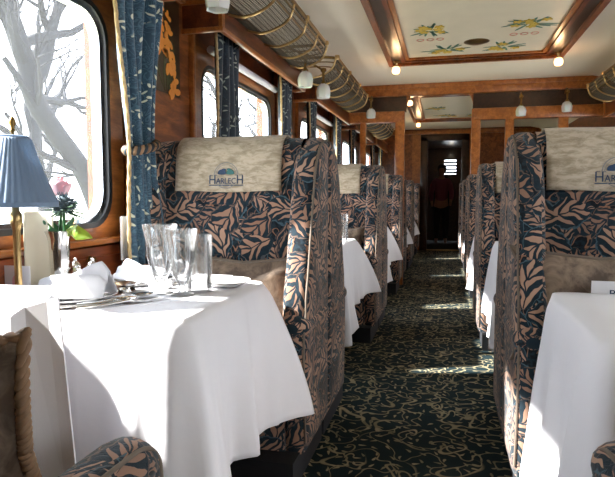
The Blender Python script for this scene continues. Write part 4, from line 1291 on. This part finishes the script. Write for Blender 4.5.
# ------------------------------------------------------------------ outside
bm = bmesh.new(); box(bm, -120, XW-.6, -60, 90, -1.4, -1.3); struct(finish(bm, 'ground', 'grass', smooth=False))
def tree(px_pts, X, r0, r1, seed, lb, extra, depth=5, density=.8):
    """trunk polyline given as (Y,Z) pairs at distance X"""
    rnd = random.Random(seed); bm = bmesh.new()
    def grow(p, d_, r, L, lev):
        pts = [p.copy()]; rr = [r]; n = 5
        for i in range(n):
            d_ = (d_+Vector((rnd.gauss(0, .15), rnd.gauss(0, .16), rnd.gauss(.02, .13)))).normalized(); p = p+d_*L/n; pts.append(p.copy()); rr.append(r*(1-.55*(i+1)/n))
        tube(bm, pts, rr, 5 if lev > 1 else 7, cap=False)
        if lev >= depth or r < .006: return
        for q in range(rnd.choice((2, 3, 3))):
            i = rnd.randint(2, n); nd = (d_+Vector((rnd.gauss(0, .45), rnd.gauss(0, .6), rnd.gauss(.1, .5)))).normalized()
            grow(pts[i], nd, rr[i]*rnd.uniform(.55, .8), L*rnd.uniform(.6, .85), lev+1)
    tp = crv([(X, y, z) for y, z in px_pts], 6)
    tube(bm, tp, [r0+(r1-r0)*i/(len(tp)-1) for i in range(len(tp))], 12, cap=False)
    for f, L, dy, dz, r in extra:
        k = int(f*(len(tp)-1)); grow(tp[k], Vector((rnd.uniform(-.3, .3), dy, dz)).normalized(), r, L, 1)
    o = finish(bm, 'bare_tree', 'bark'); tag(o, lb, 'tree'); return o
TX = -7.0
tree([(10.9, -1.4), (10.45, .2), (10.2, .9), (9.75, 1.6), (9.05, 2.2), (8.5, 2.75), (8.38, 3.2), (8.1, 3.8), (7.8, 4.4), (7.4, 5.4)], TX, .22, .14, 4,
     'large bare leaning tree outside the nearest left window', [(.62, 1.9, .8, .9, .15), (.66, 1.8, .5, 1, .16), (.5, 1.6, .9, .5, .10), (.45, 1.7, -.8, .5, .10), (.7, 1.6, -.8, .5, .12), (.8, 1.6, .7, .7, .12), (.3, 1.8, .8, .5, .10), (.35, 1.6, -.9, .2, .09), (.2, 1.6, -.6, .6, .09), (.9, 1.4, -.5, .8, .1), (.56, 2.0, .9, .25, .09), (.75, 2.0, 1, .3, .1)], depth=6)
tree([(13.5, -1.4), (13.6, 1), (13.3, 2.6), (13.6, 4.5)], -11, .22, .12, 9, 'paler bare tree outside, behind the large leaning tree', [(.4, 2, .6, .7, .1), (.5, 2, -.6, .7, .1), (.6, 2, .3, .9, .1), (.7, 2, -.4, .8, .09), (.8, 2, .6, .6, .09), (.95, 2, 0, 1, .09)], depth=6)
tree([(19.5, -1.4), (19.3, 1.5), (19.6, 3.5), (19.2, 5.5)], -8, .28, .14, 12, 'bare tree outside the second left window', [(.3, 2, .6, .6, .11), (.4, 2, -.7, .6, .12), (.5, 2, .6, .7, .12), (.6, 2, -.5, .8, .11), (.7, 2, .4, .8, .11), (.8, 2, -.8, .5, .11), (.95, 2, 0, 1, .1)], depth=6)
tree([(27, -1.4), (27, 1.5), (27.3, 4), (27, 7)], -8.5, .3, .16, 21, 'bare tree outside the third left window', [(.3, 2.5, .6, .6, .13), (.4, 2.5, -.7, .6, .14), (.5, 2.5, .6, .7, .14), (.65, 2.5, -.5, .8, .13), (.8, 2.5, .8, .5, .13), (.95, 2.5, 0, 1, .12)], depth=6)
# white card behind the lamp
bm = bmesh.new(); prism(bm, [(-.045, 0), (-.045, .105), (.045, .105), (.045, 0)], -.0008, .0008, axis='y'); finish(bm, 'card', 'paper', ct, smooth=False)
bm = bmesh.new(); prism(bm, [(.018*cos(t*pi/12), .055+.026*sin(t*pi/12)) for t in range(24)], -.0016, -.0008, axis='y'); finish(bm, 'pink_oval', 'rose', ct, smooth=False)
# stiff folded white card
fc = thing('folded_card', 'tall stiff white folded card between the rope-edged cushion and the left tablecloth', 'folded card', (-.752, .95, .47))
bm = bmesh.new()
top = [(-.24, -.03, .372), (-.085, -.025, .362), (-.072, .0, .378), (-.028, .012, .390), (.0, .012, .396)]
bot = [(-.24, -.06, 0), (-.062, -.05, 0), (-.045, -.02, 0), (.012, .0, 0), (.042, .0, 0)]
A = [bm.verts.new(p) for p in top]; B = [bm.verts.new(p) for p in bot]
for i in range(4): bm.faces.new((A[i], A[i+1], B[i+1], B[i]))
far_ = [bm.verts.new(p) for p in ((-.24, .10, .40), (-.060, .085, .405))]
bm.faces.new((A[0], A[1], far_[1], far_[0])); bm.faces.new((A[1], A[2], A[3], far_[1]))
o = finish(bm, 'card_panel', 'paper', fc, smooth=False); o.modifiers.new('s', 'SOLIDIFY').thickness = .004
